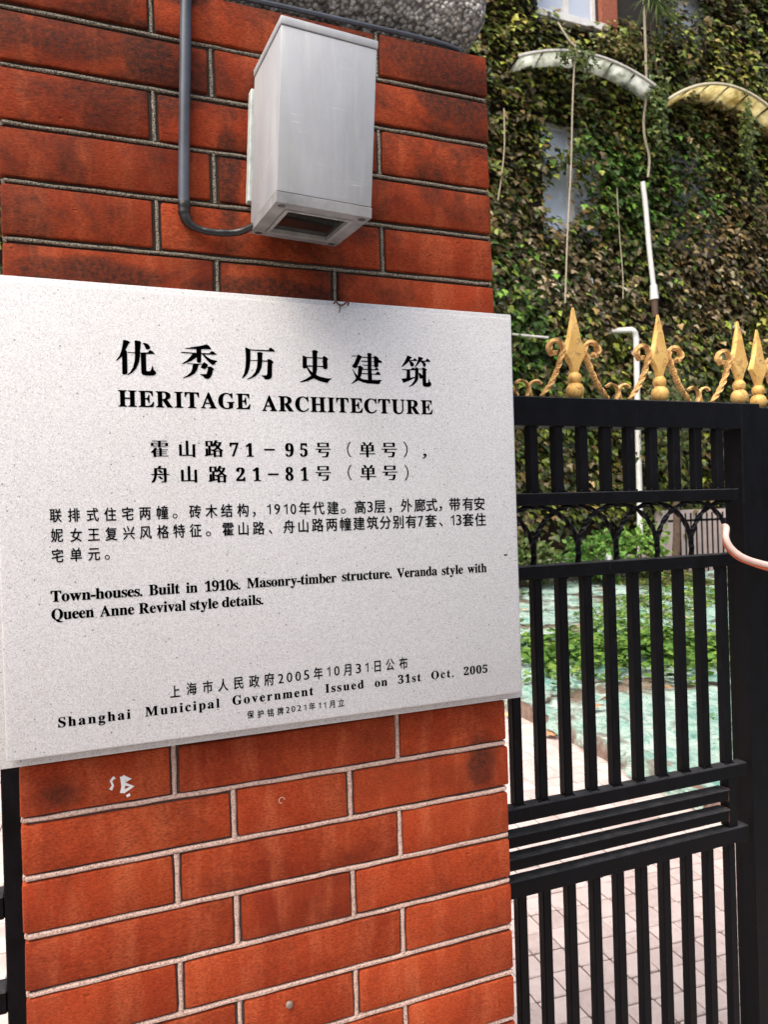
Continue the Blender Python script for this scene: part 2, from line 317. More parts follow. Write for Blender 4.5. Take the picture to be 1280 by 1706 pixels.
# ------------------------------------------------------------------ lettering data, metres x 1e4 on the plaque face
GLYPHS = {
  'you': ([[(-5428, 17141),(-5415, 17149),(-5372, 17141),(-5345, 17122),(-5364, 17106),(-5405, 17028),(-5386, 17013),(-5389, 16751),(-5401, 16734),(-5437, 16731),(-5449, 16744),(-5445, 16947),(-5480, 16915),(-5512, 16891),(-5516, 16897),(-5474, 16956),(-5451, 17018),(-5434, 17095)], [(-5380, 17003),(-5296, 17005),(-5296, 16994),(-5379, 16995)], [(-5296, 17145),(-5280, 17150),(-5236, 17145),(-5218, 17128),(-5226, 17111),(-5236, 17008),(-5237, 16967),(-5253, 16884),(-5287, 16806),(-5335, 16756),(-5384, 16725),(-5393, 16730),(-5354, 16768),(-5323, 16825),(-5304, 16897),(-5298, 16954),(-5295, 17076)], [(-5236, 17005),(-5146, 17011),(-5121, 17042),(-5092, 17030),(-5064, 17001),(-5067, 16996),(-5168, 16990),(-5169, 16790),(-5163, 16781),(-5129, 16784),(-5116, 16798),(-5097, 16850),(-5090, 16848),(-5083, 16804),(-5055, 16774),(-5055, 16756),(-5070, 16740),(-5100, 16730),(-5179, 16729),(-5214, 16737),(-5228, 16757),(-5230, 16875),(-5230, 16993),(-5237, 16993)], [(-5202, 17121),(-5178, 17126),(-5143, 17115),(-5117, 17083),(-5118, 17060),(-5136, 17048),(-5160, 17046),(-5172, 17060),(-5181, 17090),(-5200, 17115)]], []),
  'xiu': ([[(-4714, 17082),(-4589, 17108),(-4495, 17128),(-4432, 17146),(-4407, 17133),(-4379, 17097),(-4384, 17087),(-4486, 17085),(-4503, 17081),(-4504, 17035),(-4404, 17036),(-4377, 17066),(-4351, 17059),(-4311, 17027),(-4313, 17023),(-4467, 17019),(-4437, 16992),(-4386, 16962),(-4333, 16950),(-4303, 16946),(-4329, 16922),(-4351, 16895),(-4372, 16893),(-4413, 16924),(-4458, 16975),(-4493, 17019),(-4505, 17017),(-4508, 16928),(-4522, 16913),(-4548, 16912),(-4561, 16925),(-4562, 16980),(-4630, 16930),(-4698, 16900),(-4742, 16887),(-4747, 16891),(-4681, 16936),(-4634, 16988),(-4610, 17021),(-4750, 17025),(-4755, 17035),(-4724, 17038),(-4564, 17034),(-4563, 17080),(-4692, 17079)], [(-4680, 16901),(-4544, 16900),(-4494, 16900),(-4470, 16924),(-4420, 16889),(-4441, 16865),(-4425, 16863),(-4404, 16872),(-4378, 16865),(-4348, 16839),(-4353, 16832),(-4366, 16828),(-4376, 16777),(-4398, 16734),(-4424, 16716),(-4461, 16716),(-4481, 16731),(-4486, 16744),(-4522, 16761),(-4529, 16769),(-4446, 16776),(-4435, 16812),(-4428, 16852),(-4444, 16857),(-4465, 16832),(-4517, 16853),(-4497, 16894),(-4541, 16887),(-4561, 16823),(-4594, 16774),(-4651, 16738),(-4734, 16712),(-4738, 16717),(-4687, 16747),(-4640, 16788),(-4620, 16836),(-4611, 16892),(-4678, 16892)]], []),
  'li': ([[(-3950, 17126),(-3938, 17135),(-3911, 17123),(-3882, 17111),(-3797, 17113),(-3687, 17113),(-3649, 17113),(-3625, 17149),(-3597, 17139),(-3561, 17107),(-3565, 17097),(-3742, 17097),(-3882, 17098),(-3887, 16977),(-3795, 16977),(-3795, 17078),(-3770, 17084),(-3737, 17080),(-3719, 17065),(-3730, 17051),(-3732, 16977),(-3666, 16979),(-3663, 16994),(-3646, 17000),(-3613, 16988),(-3582, 16962),(-3604, 16937),(-3611, 16781),(-3623, 16751),(-3654, 16736),(-3704, 16734),(-3714, 16745),(-3717, 16758),(-3752, 16779),(-3747, 16784),(-3686, 16787),(-3673, 16806),(-3664, 16964),(-3733, 16964),(-3743, 16890),(-3779, 16818),(-3829, 16770),(-3896, 16735),(-3937, 16727),(-3939, 16734),(-3884, 16760),(-3833, 16816),(-3804, 16888),(-3796, 16966),(-3887, 16968),(-3900, 16878),(-3926, 16807),(-3955, 16768),(-3999, 16735),(-4003, 16742),(-3973, 16800),(-3954, 16881),(-3945, 16989),(-3946, 17070)]], []),
  'shi': ([[(-3193, 17062),(-3183, 17068),(-3135, 17050),(-3057, 17050),(-3058, 17138),(-3031, 17147),(-2996, 17141),(-2976, 17124),(-2991, 17108),(-2994, 17051),(-2920, 17051),(-2899, 17076),(-2870, 17063),(-2836, 17034),(-2854, 17019),(-2853, 16912),(-2869, 16901),(-2902, 16899),(-2916, 16913),(-2917, 16925),(-2998, 16928),(-3000, 16890),(-3015, 16819),(-2961, 16796),(-2867, 16780),(-2800, 16781),(-2806, 16768),(-2833, 16753),(-2858, 16719),(-2904, 16723),(-2974, 16740),(-3049, 16771),(-3113, 16741),(-3177, 16722),(-3232, 16715),(-3240, 16721),(-3165, 16755),(-3085, 16805),(-3121, 16862),(-3140, 16905),(-3160, 16899),(-3189, 16899),(-3197, 16915)]], [[(-3136, 17036),(-3056, 17038),(-3058, 16940),(-3130, 16939),(-3139, 16942)], [(-2994, 17038),(-2917, 17038),(-2917, 16941),(-2997, 16939)], [(-3131, 16923),(-3060, 16925),(-3064, 16848),(-3103, 16885)]]),
  'jian': ([[(-2512, 17099),(-2487, 17098),(-2428, 17098),(-2423, 17107),(-2406, 17119),(-2356, 17090),(-2277, 17090),(-2281, 17142),(-2245, 17146),(-2213, 17135),(-2221, 17119),(-2221, 17086),(-2195, 17090),(-2172, 17110),(-2145, 17102),(-2110, 17076),(-2123, 17060),(-2102, 17057),(-2075, 17044),(-2064, 17025),(-2076, 17019),(-2123, 17020),(-2123, 16967),(-2150, 16952),(-2180, 16957),(-2182, 16971),(-2225, 16971),(-2225, 16925),(-2178, 16927),(-2158, 16952),(-2139, 16946),(-2113, 16917),(-2225, 16911),(-2224, 16864),(-2175, 16865),(-2138, 16899),(-2113, 16888),(-2092, 16859),(-2101, 16852),(-2222, 16853),(-2221, 16780),(-2077, 16785),(-2098, 16763),(-2116, 16727),(-2168, 16727),(-2288, 16731),(-2353, 16742),(-2420, 16767),(-2467, 16743),(-2519, 16715),(-2524, 16718),(-2488, 16752),(-2452, 16794),(-2479, 16854),(-2501, 16916),(-2493, 16918),(-2468, 16874),(-2430, 16830),(-2416, 16942),(-2433, 16947),(-2461, 16925),(-2509, 16951),(-2469, 17006),(-2429, 17090),(-2509, 17087)]], [[(-2361, 17077),(-2280, 17078),(-2279, 17037),(-2368, 17036),(-2371, 17023),(-2279, 17024),(-2279, 16983),(-2343, 16980),(-2343, 16971),(-2280, 16971),(-2281, 16928),(-2358, 16924),(-2339, 16938),(-2389, 16971),(-2411, 16958),(-2430, 16961),(-2375, 17061)], [(-2359, 16912),(-2281, 16913),(-2281, 16869),(-2368, 16867)], [(-2374, 16853),(-2280, 16854),(-2281, 16779),(-2352, 16785),(-2395, 16804),(-2377, 16837)], [(-2222, 17076),(-2184, 17077),(-2186, 17034),(-2223, 17032)], [(-2223, 17024),(-2186, 17026),(-2184, 16980),(-2225, 16978)]]),
  'zhu': ([[(-1689, 17136),(-1677, 17139),(-1612, 17117),(-1648, 17083),(-1654, 17075),(-1599, 17079),(-1581, 17107),(-1534, 17080),(-1542, 17069),(-1646, 17063),(-1612, 17053),(-1587, 17023),(-1591, 16999),(-1620, 16985),(-1642, 16995),(-1652, 17031),(-1660, 17061),(-1716, 17012),(-1773, 16976),(-1779, 16982),(-1731, 17048),(-1701, 17106)], [(-1518, 17125),(-1509, 17132),(-1440, 17116),(-1473, 17078),(-1410, 17078),(-1385, 17111),(-1357, 17099),(-1333, 17071),(-1340, 17065),(-1445, 17062),(-1416, 17051),(-1400, 17021),(-1418, 16994),(-1447, 16995),(-1454, 17034),(-1488, 17064),(-1533, 17010),(-1574, 16981),(-1580, 16984),(-1546, 17035),(-1525, 17088)], [(-1777, 16945),(-1644, 16949),(-1606, 16975),(-1575, 16960),(-1568, 16979),(-1551, 16980),(-1520, 16963),(-1465, 16964),(-1459, 16981),(-1436, 16980),(-1385, 16953),(-1394, 16945),(-1405, 16942),(-1408, 16779),(-1405, 16768),(-1382, 16772),(-1370, 16796),(-1369, 16822),(-1357, 16822),(-1352, 16791),(-1327, 16760),(-1334, 16734),(-1364, 16714),(-1422, 16711),(-1456, 16722),(-1466, 16745),(-1464, 16829),(-1487, 16822),(-1510, 16833),(-1518, 16869),(-1522, 16900),(-1516, 16908),(-1485, 16891),(-1463, 16871),(-1459, 16953),(-1521, 16952),(-1528, 16822),(-1552, 16779),(-1605, 16730),(-1675, 16702),(-1679, 16706),(-1628, 16745),(-1592, 16793),(-1579, 16833),(-1666, 16791),(-1758, 16757),(-1785, 16810),(-1708, 16826),(-1701, 16932),(-1775, 16938)]], [[(-1651, 16934),(-1573, 16937),(-1579, 16846),(-1650, 16832)]]),
}
CHARS = [  # kind, character, x, z, width, height in 0.1 mm
  ('C','霍',-5042,15839,223,228),('C','山',-4713,15837,229,231),('C','路',-4384,15840,235,234),('C','号',-2948,15830,229,223),('C','（',-2661,15834,234,225),
  ('C','单',-2322,15831,239,228),('C','号',-2000,15832,245,231),('C','）',-1674,15836,251,233),('C','舟',-5043,15526,223,227),('C','山',-4699,15522,229,231),
  ('C','路',-4345,15519,236,234),('C','号',-2957,15520,229,223),('C','（',-2660,15524,234,225),('C','单',-2321,15521,239,228),('C','号',-1999,15518,245,230),
  ('C','）',-1670,15514,251,233),('D','7',-4130,15832,105,173),('D','1',-3931,15826,94,174),('D','9',-3409,15827,104,178),('D','5',-3215,15827,93,179),
  ('D','2',-4056,15516,106,174),('D','1',-3849,15514,95,175),('D','8',-3419,15515,98,178),('D','1',-3215,15513,93,179),('B','-',-3674,15829,141,22),
  ('B','-',-3633,15511,141,22),('K','，',-1468,15744,60,68),('S','联',-6235,15059,136,170),('S','排',-6038,15058,138,171),('S','式',-5832,15056,140,172),
  ('S','住',-5635,15054,142,173),('S','宅',-5437,15053,144,174),('S','两',-5236,15056,145,175),('S','幢',-5034,15057,147,177),('S','砖',-4638,15057,151,179),
  ('S','木',-4439,15056,153,180),('S','结',-4247,15058,155,181),('S','构',-4040,15059,157,182),('S','年',-3229,15060,165,187),('S','代',-3038,15058,167,188),
  ('S','建',-2838,15055,169,189),('S','高',-2450,15055,173,191),('S','层',-2164,15058,176,193),('S','外',-1768,15059,180,195),('S','廊',-1561,15059,182,197),
  ('S','式',-1382,15057,184,198),('S','带',-1017,15056,188,200),('S','有',-805,15057,190,201),('S','安',-619,15055,192,202),('S','妮',-6227,14827,136,170),
  ('S','女',-6020,14821,138,171),('S','王',-5827,14820,140,172),('S','复',-5630,14821,142,173),('S','兴',-5429,14824,144,174),('S','风',-5237,14822,145,175),
  ('S','格',-5034,14823,147,177),('S','特',-4840,14825,149,178),('S','征',-4640,14824,151,179),('S','霍',-4238,14825,155,181),('S','山',-4043,14823,157,182),
  ('S','路',-3847,14823,159,183),('S','舟',-3446,14828,163,186),('S','山',-3253,14829,165,187),('S','路',-3056,14835,167,188),('S','两',-2862,14836,169,189),
  ('S','幢',-2668,14834,171,190),('S','建',-2474,14835,173,191),('S','筑',-2278,14837,175,192),('S','分',-2090,14836,177,194),('S','别',-1894,14837,179,195),
  ('S','有',-1704,14836,181,196),('S','套',-1402,14834,184,197),('S','套',-810,14831,190,201),('S','住',-611,14828,192,202),('S','宅',-6228,14589,136,170),
  ('S','单',-6027,14592,138,171),('S','元',-5829,14591,140,172),('N','9',-3596,15060,72,134),('N','0',-3381,15057,73,135),('N','3',-2308,15057,76,141),
  ('N','7',-1559,14837,79,145),('N','3',-961,14834,81,148),('N','1',-3705,15061,47,134),('N','1',-3484,15060,48,135),('N','1',-1062,14834,57,147),
  ('O','o',-4884,15011,60,61),('O','o',-4485,14776,61,62),('O','o',-5684,14544,56,59),('O','o',-2693,15009,70,67),('K','，',-3898,15002,35,65),
  ('K','，',-2009,15003,40,70),('K','，',-1242,15001,42,72),('K','、',-3692,14769,43,54),('K','、',-1244,14782,52,59),('S','上',-4948,12857,129,165),
  ('S','海',-4749,12868,131,167),('S','市',-4550,12869,133,168),('S','人',-4359,12870,135,169),('S','民',-4163,12877,137,171),('S','政',-3964,12873,139,172),
  ('S','府',-3769,12876,141,173),('S','年',-3112,12883,133,172),('S','月',-2694,12887,133,175),('S','日',-2268,12891,134,177),('S','公',-2084,12890,134,178),
  ('S','布',-1885,12890,135,180),('N','2',-3616,12870,70,124),('N','0',-3501,12874,70,124),('N','0',-3386,12876,70,125),('N','5',-3272,12880,70,125),
  ('N','0',-2852,12889,71,127),('N','3',-2546,12888,71,129),('N','1',-2966,12893,42,127),('N','1',-2425,12890,43,129),('S','保',-4025,12455,88,110),
  ('S','护',-3894,12450,89,111),('S','铭',-3765,12448,90,112),('S','牌',-3635,12451,87,108),('S','年',-3209,12460,90,110),('S','月',-2926,12456,92,111),
  ('S','立',-2805,12456,93,112),('N','2',-3537,12455,50,78),('N','0',-3463,12457,50,78),('N','2',-3384,12459,51,78),('N','1',-3306,12457,32,78),
  ('N','1',-3105,12458,33,79),('N','1',-3034,12455,33,79),
]
WORDS = [  # text, x start, x end, baseline z, capital height in 0.1 mm
  ('HERITAGE',-5503,-3906,16347,190),
  ('ARCHITECTURE',-3751,-1323,16330,196),
  ('Town-houses.',-6313,-5298,14057,114),
  ('Built',-5218,-4856,14058,117),
  ('in',-4777,-4640,14057,119),
  ('1910s.',-4548,-4107,14057,121),
  ('Masonry-timber',-4019,-2820,14066,125),
  ('structure.',-2737,-2025,14074,130),
  ('Veranda',-1942,-1329,14072,133),
  ('style',-1252,-918,14069,136),
  ('with',-842,-534,14069,138),
  ('Queen',-6311,-5851,13846,112),
  ('Anne',-5784,-5398,13844,115),
  ('Revival',-5342,-4788,13843,117),
  ('style',-4734,-4392,13842,120),
  ('details.',-4341,-3819,13846,122),
  ('Shanghai',-6275,-5476,12594,97),
  ('Municipal',-5305,-4412,12597,101),
  ('Government',-4247,-3186,12606,106),
  ('Issued',-3020,-2478,12615,110),
  ('on',-2315,-2135,12612,112),
  ('31st',-1972,-1629,12616,114),
  ('Oct.',-1466,-1118,12620,116),
  ('2005',-953,-571,12622,118),
]

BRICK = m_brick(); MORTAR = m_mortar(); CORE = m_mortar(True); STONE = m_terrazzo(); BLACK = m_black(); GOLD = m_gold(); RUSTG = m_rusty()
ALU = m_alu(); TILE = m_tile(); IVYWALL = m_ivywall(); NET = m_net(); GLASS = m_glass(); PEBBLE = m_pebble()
INK = NM('black_letter_paint').out((.001, .001, .001), 1., None, Specular_IOR_Level=0.)
CABLE = simple('grey_blue_conduit', (.055, .065, .085), .38, nsc=18, var=.35)
TAPE = simple('black_tape', (.012, .012, .013), .3, nsc=90, nstr=.5)
DARKGLASS = NM('lamp_glass').out((.012, .014, .013), .08)
WHITE = simple('white_paint', (.72, .72, .70), .45, nsc=9, var=.12)
WHITEDULL = simple('weathered_white_pipe', (.62, .60, .56), .6, nsc=11, var=.25)
CONC = simple('grey_concrete', (.20, .185, .165), .95, nsc=13, nstr=.6, var=.35, bd=.006)
KERB = simple('brown_kerb_stone', (.22, .15, .12), .95, nsc=20, nstr=.6, var=.4, bd=.004)
SOIL = simple('brown_soil', (.16, .12, .085), 1., nsc=6, nstr=1., var=.5, bd=.03)
SAND = simple('dark_joint_sand', (.075, .055, .045), 1., nsc=40, var=.4)
BARK = simple('brown_bark', (.10, .065, .045), .95, nsc=18, nstr=1., var=.4, bd=.01)
DEADWOOD = simple('pale_dry_stem', (.38, .33, .25), .85, nsc=30, var=.3)
PINK = simple('pale_pink_cable_sheath', (.78, .55, .48), .4, nsc=30, var=.1)
ORANGE = simple('orange_cable_sheath', (.62, .13, .04), .45, nsc=30, var=.15)
LEAF = m_leaf('ivy_leaf'); WEED = m_leaf('weed_leaf', .5, .25)
PALEWALL = simple('pale_pink_render', (.52, .43, .39), .9, nsc=5, var=.15)
REDWALL = simple('red_facade_brick', (.30, .09, .05), .9, nsc=20, var=.4)
CANWHITE = NM('white_canopy_sheet'); CANWHITE = CANWHITE.out(CANWHITE.mix(CANWHITE.ramp(CANWHITE.noise(3.5, None, 6, .7), [(.42, 0.), (.66, 1.)]), (.90, .93, .90), (.34, .38, .30)), .5)
CANYEL = NM('yellow_canopy_sheet'); CANYEL = CANYEL.out(CANYEL.mix(CANYEL.ramp(CANYEL.noise(3.2, None, 6, .7), [(.42, 0.), (.66, 1.)]), (.92, .86, .60), (.46, .38, .18)), .5)
for cm in (CANWHITE, CANYEL):                                    # thin translucent plastic
    t_ = cm.node_tree; pb = t_.nodes['Principled BSDF']; tl = t_.nodes.new('ShaderNodeBsdfTranslucent'); ms = t_.nodes.new('ShaderNodeMixShader')
    t_.links.new(pb.inputs['Base Color'].links[0].from_socket, tl.inputs[0]); ms.inputs[0].default_value = .75
    t_.links.new(pb.outputs[0], ms.inputs[1]); t_.links.new(tl.outputs[0], ms.inputs[2]); t_.links.new(ms.outputs[0], t_.nodes['Material Output'].inputs[0])
YEL = simple('dry_yellow_leaf', (.62, .40, .12), .7, nsc=60, var=.4); BRN = simple('dry_brown_leaf', (.42, .20, .09), .7, nsc=60, var=.4)
RUST = simple('rust', (.075, .032, .02), .95, nsc=90, nstr=.8, var=.6)
WIRE = simple('rusty_wire', (.09, .045, .03), .8, nsc=200)

# ------------------------------------------------------------------ ground
A4 = R(-4)                                                       # the yard is laid four degrees off the pillar
def yard(a, b, z=0.): return Vector((a*math.cos(A4)-b*math.sin(A4), a*math.sin(A4)+b*math.cos(A4), z))
g = MB(); g.box(-60, 60, -60, 60, -.4, -.05); tag(g.build('ground', SAND), kind='structure')
pav = link('yard_paving', MB().box(-6, 2.15, -1.4, 10, -.05, -.007).mesh('p'), SAND); tag(pav, kind='structure')
pav.rotation_euler.z = A4
g = MB(); g.box(-8, 12, -6, -1.5, -.05, .0); street = g.build('street_pavement', CONC); street.rotation_euler.z = A4; tag(street, kind='structure')
tile_me = []
for v in range(3):
    b = MB().box(-.0530, .0530, -.0530, .0530, -.03, 0, bev=.0034)
    for q in b.bm.verts: q.co.x += rnd.uniform(-.0009, .0009); q.co.y += rnd.uniform(-.0009, .0009)
    me = b.mesh('paving_tile'); me.materials.append(TILE); tile_me.append(me)
P_T = .1115
cells = []
minv = camo.matrix_world.inverted()
for i in range(-52, 20):
    for j in range(-8, 84):
        p = yard((i+.5)*P_T + .03, (j+.5)*P_T + .02)
        if p.x*math.cos(A4)+p.y*math.sin(A4) > 2.12 or p.y < -.9: continue
        c = minv @ p; u = c.x/-c.z if c.z < 0 else 9; v_ = c.y/-c.z if c.z < 0 else 9
        gx = -.6052 + (p.x+.6052)*(1.32/(p.y+1.0184)) if p.y > .3 else -9   # where the sight line crosses the gate
        seen = abs(u) < .52 and -.70 < v_ < -.05 and (gx > .17 or gx < -.68) and p.y > .35
        cells.append((0 if seen else 1, (p-camo.location).length, p, i, j))
cells.sort(key=lambda t: (t[0], t[1]))
far = MB()
for k, (s_, d_, p, i, j) in enumerate(cells):
    z = rnd.uniform(-.0018, .0012)
    if k < 300 and s_ == 0:
        o = link('paving_tile', rnd.choice(tile_me), None, pav)
        q = Matrix.Rotation(-A4, 3, 'Z') @ p
        o.location = (q.x, q.y, z); o.rotation_euler = (rnd.uniform(-.008, .008), rnd.uniform(-.008, .008), rnd.choice((0, 1, 2, 3))*math.pi/2 + rnd.uniform(-.008, .008))
    else:
        q = Matrix.Rotation(-A4, 3, 'Z') @ p
        x, y, h = q.x, q.y, .0528
        vs = [far.bm.verts.new((x+a*h, y+b_*h, z)) for a, b_ in ((-1, -1), (1, -1), (1, 1), (-1, 1))]
        lo = [far.bm.verts.new((x+a*(h+.001), y+b_*(h+.001), z-.012)) for a, b_ in ((-1, -1), (1, -1), (1, 1), (-1, 1))]
        far.bm.faces.new(vs)
        for a in range(4): far.bm.faces.new((lo[a], lo[(a+1) % 4], vs[(a+1) % 4], vs[a]))
o = link('paving_tiles_beyond', far.mesh('paving_tiles_beyond'), TILE); o.parent = pav; tag(o, kind='stuff')

# ------------------------------------------------------------------ pillar
H0 = 1.84; P = .07; XL = -.674; G = .0105
pil = empty('brick_pillar', 'square red brick gate pillar with raised pale joints behind the stone plaque', 'pillar', (-.337, .3, 0))
b = MB().box(XL+.007, -.007, .0065, .593, 0, 2.186); b.build('mortar_core', CORE, pil)
bm_cache = {}
def brick_mesh(L, D, front, v):
    k = (round(L, 4), round(D, 4), front, v)
    if k in bm_cache: return bm_cache[k]
    b = MB(); h = P-G
    b.box(-L/2, L/2, -D/2, D/2, -h/2, h/2, bev=.0032, seg=2 if front else 1)
    for q in b.bm.verts:
        n_ = noise.noise_vector(Vector((q.co.x*30+v*7.3, q.co.z*30, L*50+v)))
        q.co.x += n_.x*.0018; q.co.z += n_.z*.0018; q.co.y += n_.y*.0006
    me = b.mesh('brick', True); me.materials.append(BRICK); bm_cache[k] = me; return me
A_cuts = [XL, -.4935, -.181, 0]; B_cuts = [XL, -.4185, -.255, 0]
for r in range(-27, 5):
    zc = H0 + (r+.5)*P
    if zc < .03: continue
    cuts = A_cuts if r % 2 == 0 else B_cuts
    vis = r > -18
    for a, b_ in zip(cuts, cuts[1:]):
        x0 = a + (G/2 if a != XL else 0); x1 = b_ - (G/2 if b_ != 0 else 0)
        o = link('brick', brick_mesh(x1-x0, .115, vis, rnd.randrange(3)), None, pil, ((x0+x1)/2 + rnd.uniform(-.0008, .0008), .0575 + rnd.uniform(-.0006, .001), zc + rnd.uniform(-.0005, .0005)))
        o.rotation_euler = (rnd.uniform(-.004, .004), rnd.uniform(-.003, .003), rnd.uniform(-.002, .002))
    ys = [.115, .28, .44, .6] if r % 2 == 0 else [.115, .36, .6]
    for side in (0, 1):
        for y0, y1 in zip(ys, ys[1:]):
            me = brick_mesh(.115, y1-y0-G, False, 0)
            link('brick', me, None, pil, (-.0575 if side else XL+.0575, (y0+y1)/2+G/2, zc))
    # raised bed-joint and cross-joint beads
    zj = H0 + r*P
    def bead(pts, nm):
        pts = [Vector(p) + Vector((0, rnd.uniform(-.0003, .0003), rnd.uniform(-.0003, .0003))) for p in pts]
        MB().tube(pts, [(.0033 if zj < 1.3 else .0023)*rnd.uniform(.85, 1.15) for _ in pts], 8).build(nm, MORTAR, pil, sm=True)
    n_ = 26 if vis else 4
    bead([(XL+.004+(-XL-.008)*t/n_, .0042, zj + (.0004*math.sin(t*1.7+r) if vis else 0)) for t in range(n_+1)], 'mortar_bed_joint')
    for c in cuts[1:-1]:
        bead([(c+.0003*math.sin(t*2.+r), .0045, zj+.003+(P-.006)*t/5) for t in range(6)], 'mortar_cross_joint')
    if vis:
        for x in (-.0032, XL+.0032): MB().tube([(x, .006, zj), (x, .3, zj), (x, .597, zj)], .0031, 8).build('mortar_bed_joint', MORTAR, pil)
# cap: flared, rounded, pebble dashed
def cap():
    b = MB(); prof = [(.034, 2.189), (.032, 2.197), (.020, 2.207), (.006, 2.222), (-.004, 2.242), (-.006, 2.262), (-.006, 2.29), (-.006, 2.33), (-.006, 2.40), (.03, 2.42), (.15, 2.45), (.3, 2.47)]
    prof2 = []
    for (a, z0), (c, z1) in zip(prof, prof[1:]):
        n = max(1, int(((a-c)**2+(z1-z0)**2)**.5/.0045)) if z1 < 2.36 else 2
        for k in range(n): t = k/n; prof2.append((a+(c-a)*t, z0+(z1-z0)*t))
    prof2.append(prof[-1])
    def ring(ins, z):
        x0, x1, y0, y1 = XL+ins, 0-ins, ins, .6-ins; rr = .022; pts = []
        for cx, cy, a0 in ((x0+rr, y0+rr, math.pi), (x1-rr, y0+rr, 1.5*math.pi), (x1-rr, y1-rr, 0), (x0+rr, y1-rr, .5*math.pi)):
            for k in range(7): a = a0+k/6*math.pi/2; pts.append(Vector((cx+rr*math.cos(a), cy+rr*math.sin(a), z)))
        out = []; n = 0
        for i, p in enumerate(pts):
            q = pts[(i+1) % len(pts)]; m_ = (130 if i % 14 == 6 else 60) if i % 7 == 6 else 1
            for k in range(m_): out.append(p.lerp(q, k/m_))
        return out
    rings = [[b.bm.verts.new(p) for p in ring(i_, z)] for i_, z in prof2]
    n = len(rings[0])
    for A, B in zip(rings, rings[1:]):
        for k in range(n): b.bm.faces.new((A[k], A[(k+1) % n], B[(k+1) % n], B[k]))
    b.bm.faces.new(rings[-1]); b.bm.faces.new(rings[0][::-1])
    b.bm.normal_update()
    for ri, rg in enumerate(rings[:-6]):
        for v in rg:
            d = noise.voronoi(v.co*150)[0][0]
            v.co += v.normal*(.0022*(1-d*1.4) + .004*noise.noise(v.co*22))
    return b.build('cap_stone', PEBBLE, pil, sm=False)
cap()
# paint marks: a small white S and B dab on the brick under the plaque; a nail and a pock mark
mk = MB()
for pts, r_ in (([(-.566, 1.178), (-.5705, 1.174), (-.5685, 1.168), (-.5715, 1.163)], .0018), ([(-.5565, 1.1775), (-.5565, 1.165), (-.5575, 1.157)], .0032),
               ([(-.5565, 1.177), (-.5485, 1.1725), (-.556, 1.1685), (-.5455, 1.163), (-.557, 1.158)], .0030), ([(-.552, 1.152), (-.548, 1.1535)], .0016)):
    mk.tube([(x + rnd.uniform(-.0006, .0006), -.0006, z) for x, z in [tuple(p) for p in pts]], [r_*rnd.uniform(.7, 1.25) for _ in pts], 8, flat=1)
o = mk.build('paint_mark', WHITE, pil); o.scale = (1, 1, 1)
for v in o.data.vertices: v.co.y = -.0006 + (v.co.y+.0006)*.22
tag(o, 'dab of white paint like the letters SB')
MB().lathe([(.001, 0), (.0045, .0005), (.0052, .003), (.0035, .0055), (.001, .006)], 0, 0, 12).build('nail_head', simple('dull_nail', (.20, .15, .12), .6), pil, (-.353, -.001, .838), sm=True).rotation_euler.x = R(90)
MB().tube([(0.004*math.cos(a), 0, .004*math.sin(a)) for a in [k*.52 for k in range(10)]], .0008, 6).build('pock_mark', simple('pale_scar', (.5, .25, .18), .9), pil, (-.354, -.0002, 1.113), sm=True)

# ------------------------------------------------------------------ plaque
plq = empty('stone_plaque', 'large white speckled stone plaque with black Chinese and English lettering', 'plaque', (-.34, -.02, 1.21))
MB().box(-.700, .0135, -.025, -.0005, 1.2135, 1.788, bev=.0022, seg=2).build('back_slab', STONE, plq, sm=True)
MB().box(-.676, -.007, -.0285, -.0252, 1.233, 1.770).build('adhesive_bed', simple('grey_adhesive', (.10, .095, .09), .95), plq)
b = MB(); b.box(-.6835, .0005, -.045, -.0287, 1.2265, 1.7765, bev=.0032, seg=2)
b.build('front_slab', STONE, plq, sm=True)
MB().tube(bez([(-.274, -.046, 1.7775), (-.272, -.049, 1.780), (-.268, -.048, 1.7765), (-.262, -.0475, 1.7765), (-.257, -.050, 1.780), (-.254, -.048, 1.7795), (-.2545, -.046, 1.7765)], 5), .0013, 7).build('wire_clip', WIRE, plq, sm=True)
MB().tube([(-.2655, -.0462, 1.7765), (-.2655, -.0462, 1.7690), (-.267, -.0462, 1.7665)], .0005, 6).build('rust_dribble', WIRE, plq)
MB().box(-.0235, -.0185, -.0456, -.0449, 1.4290, 1.4308).build('glue_spot', INK, plq)

GLYPH_Y = -.0454
def text_mesh(s, kind):
    cu = bpy.data.curves.new('t', 'FONT'); cu.body = s; cu.size = 1; cu.resolution_u = 3
    cu.offset = {'C': -.008}.get(kind, 0)
    ob = bpy.data.objects.new('t', cu); C.objects.link(ob); return ob
def mathbold(s):
    o = ''
    for ch in s:
        if 'A' <= ch <= 'Z': o += chr(0x1D400+ord(ch)-65)
        elif 'a' <= ch <= 'z': o += chr(0x1D41A+ord(ch)-97)
        elif '0' <= ch <= '9': o += chr(0x1D7CE+ord(ch)-48)
        else: o += ch
    return o
tobs = {}
for kd, ch, *_ in CHARS:
    if kd in 'CSNDK' and (kd, ch) not in tobs: tobs[(kd, ch)] = text_mesh(mathbold(ch) if kd == 'D' else ch, kd)
for w_ in WORDS:
    for ch in w_[0]:
        if ('M', ch) not in tobs: tobs[('M', ch)] = text_mesh(mathbold(ch), 'M')
bpy.context.view_layer.update()
dg = bpy.context.evaluated_depsgraph_get(); tm = {}
for k, ob in tobs.items():
    me = bpy.data.meshes.new_from_object(ob.evaluated_get(dg))
    V = np.array([v.co[:2] for v in me.vertices]); F = [tuple(p.vertices) for p in me.polygons]
    tm[k] = (V, F); bpy.data.meshes.remove(me)
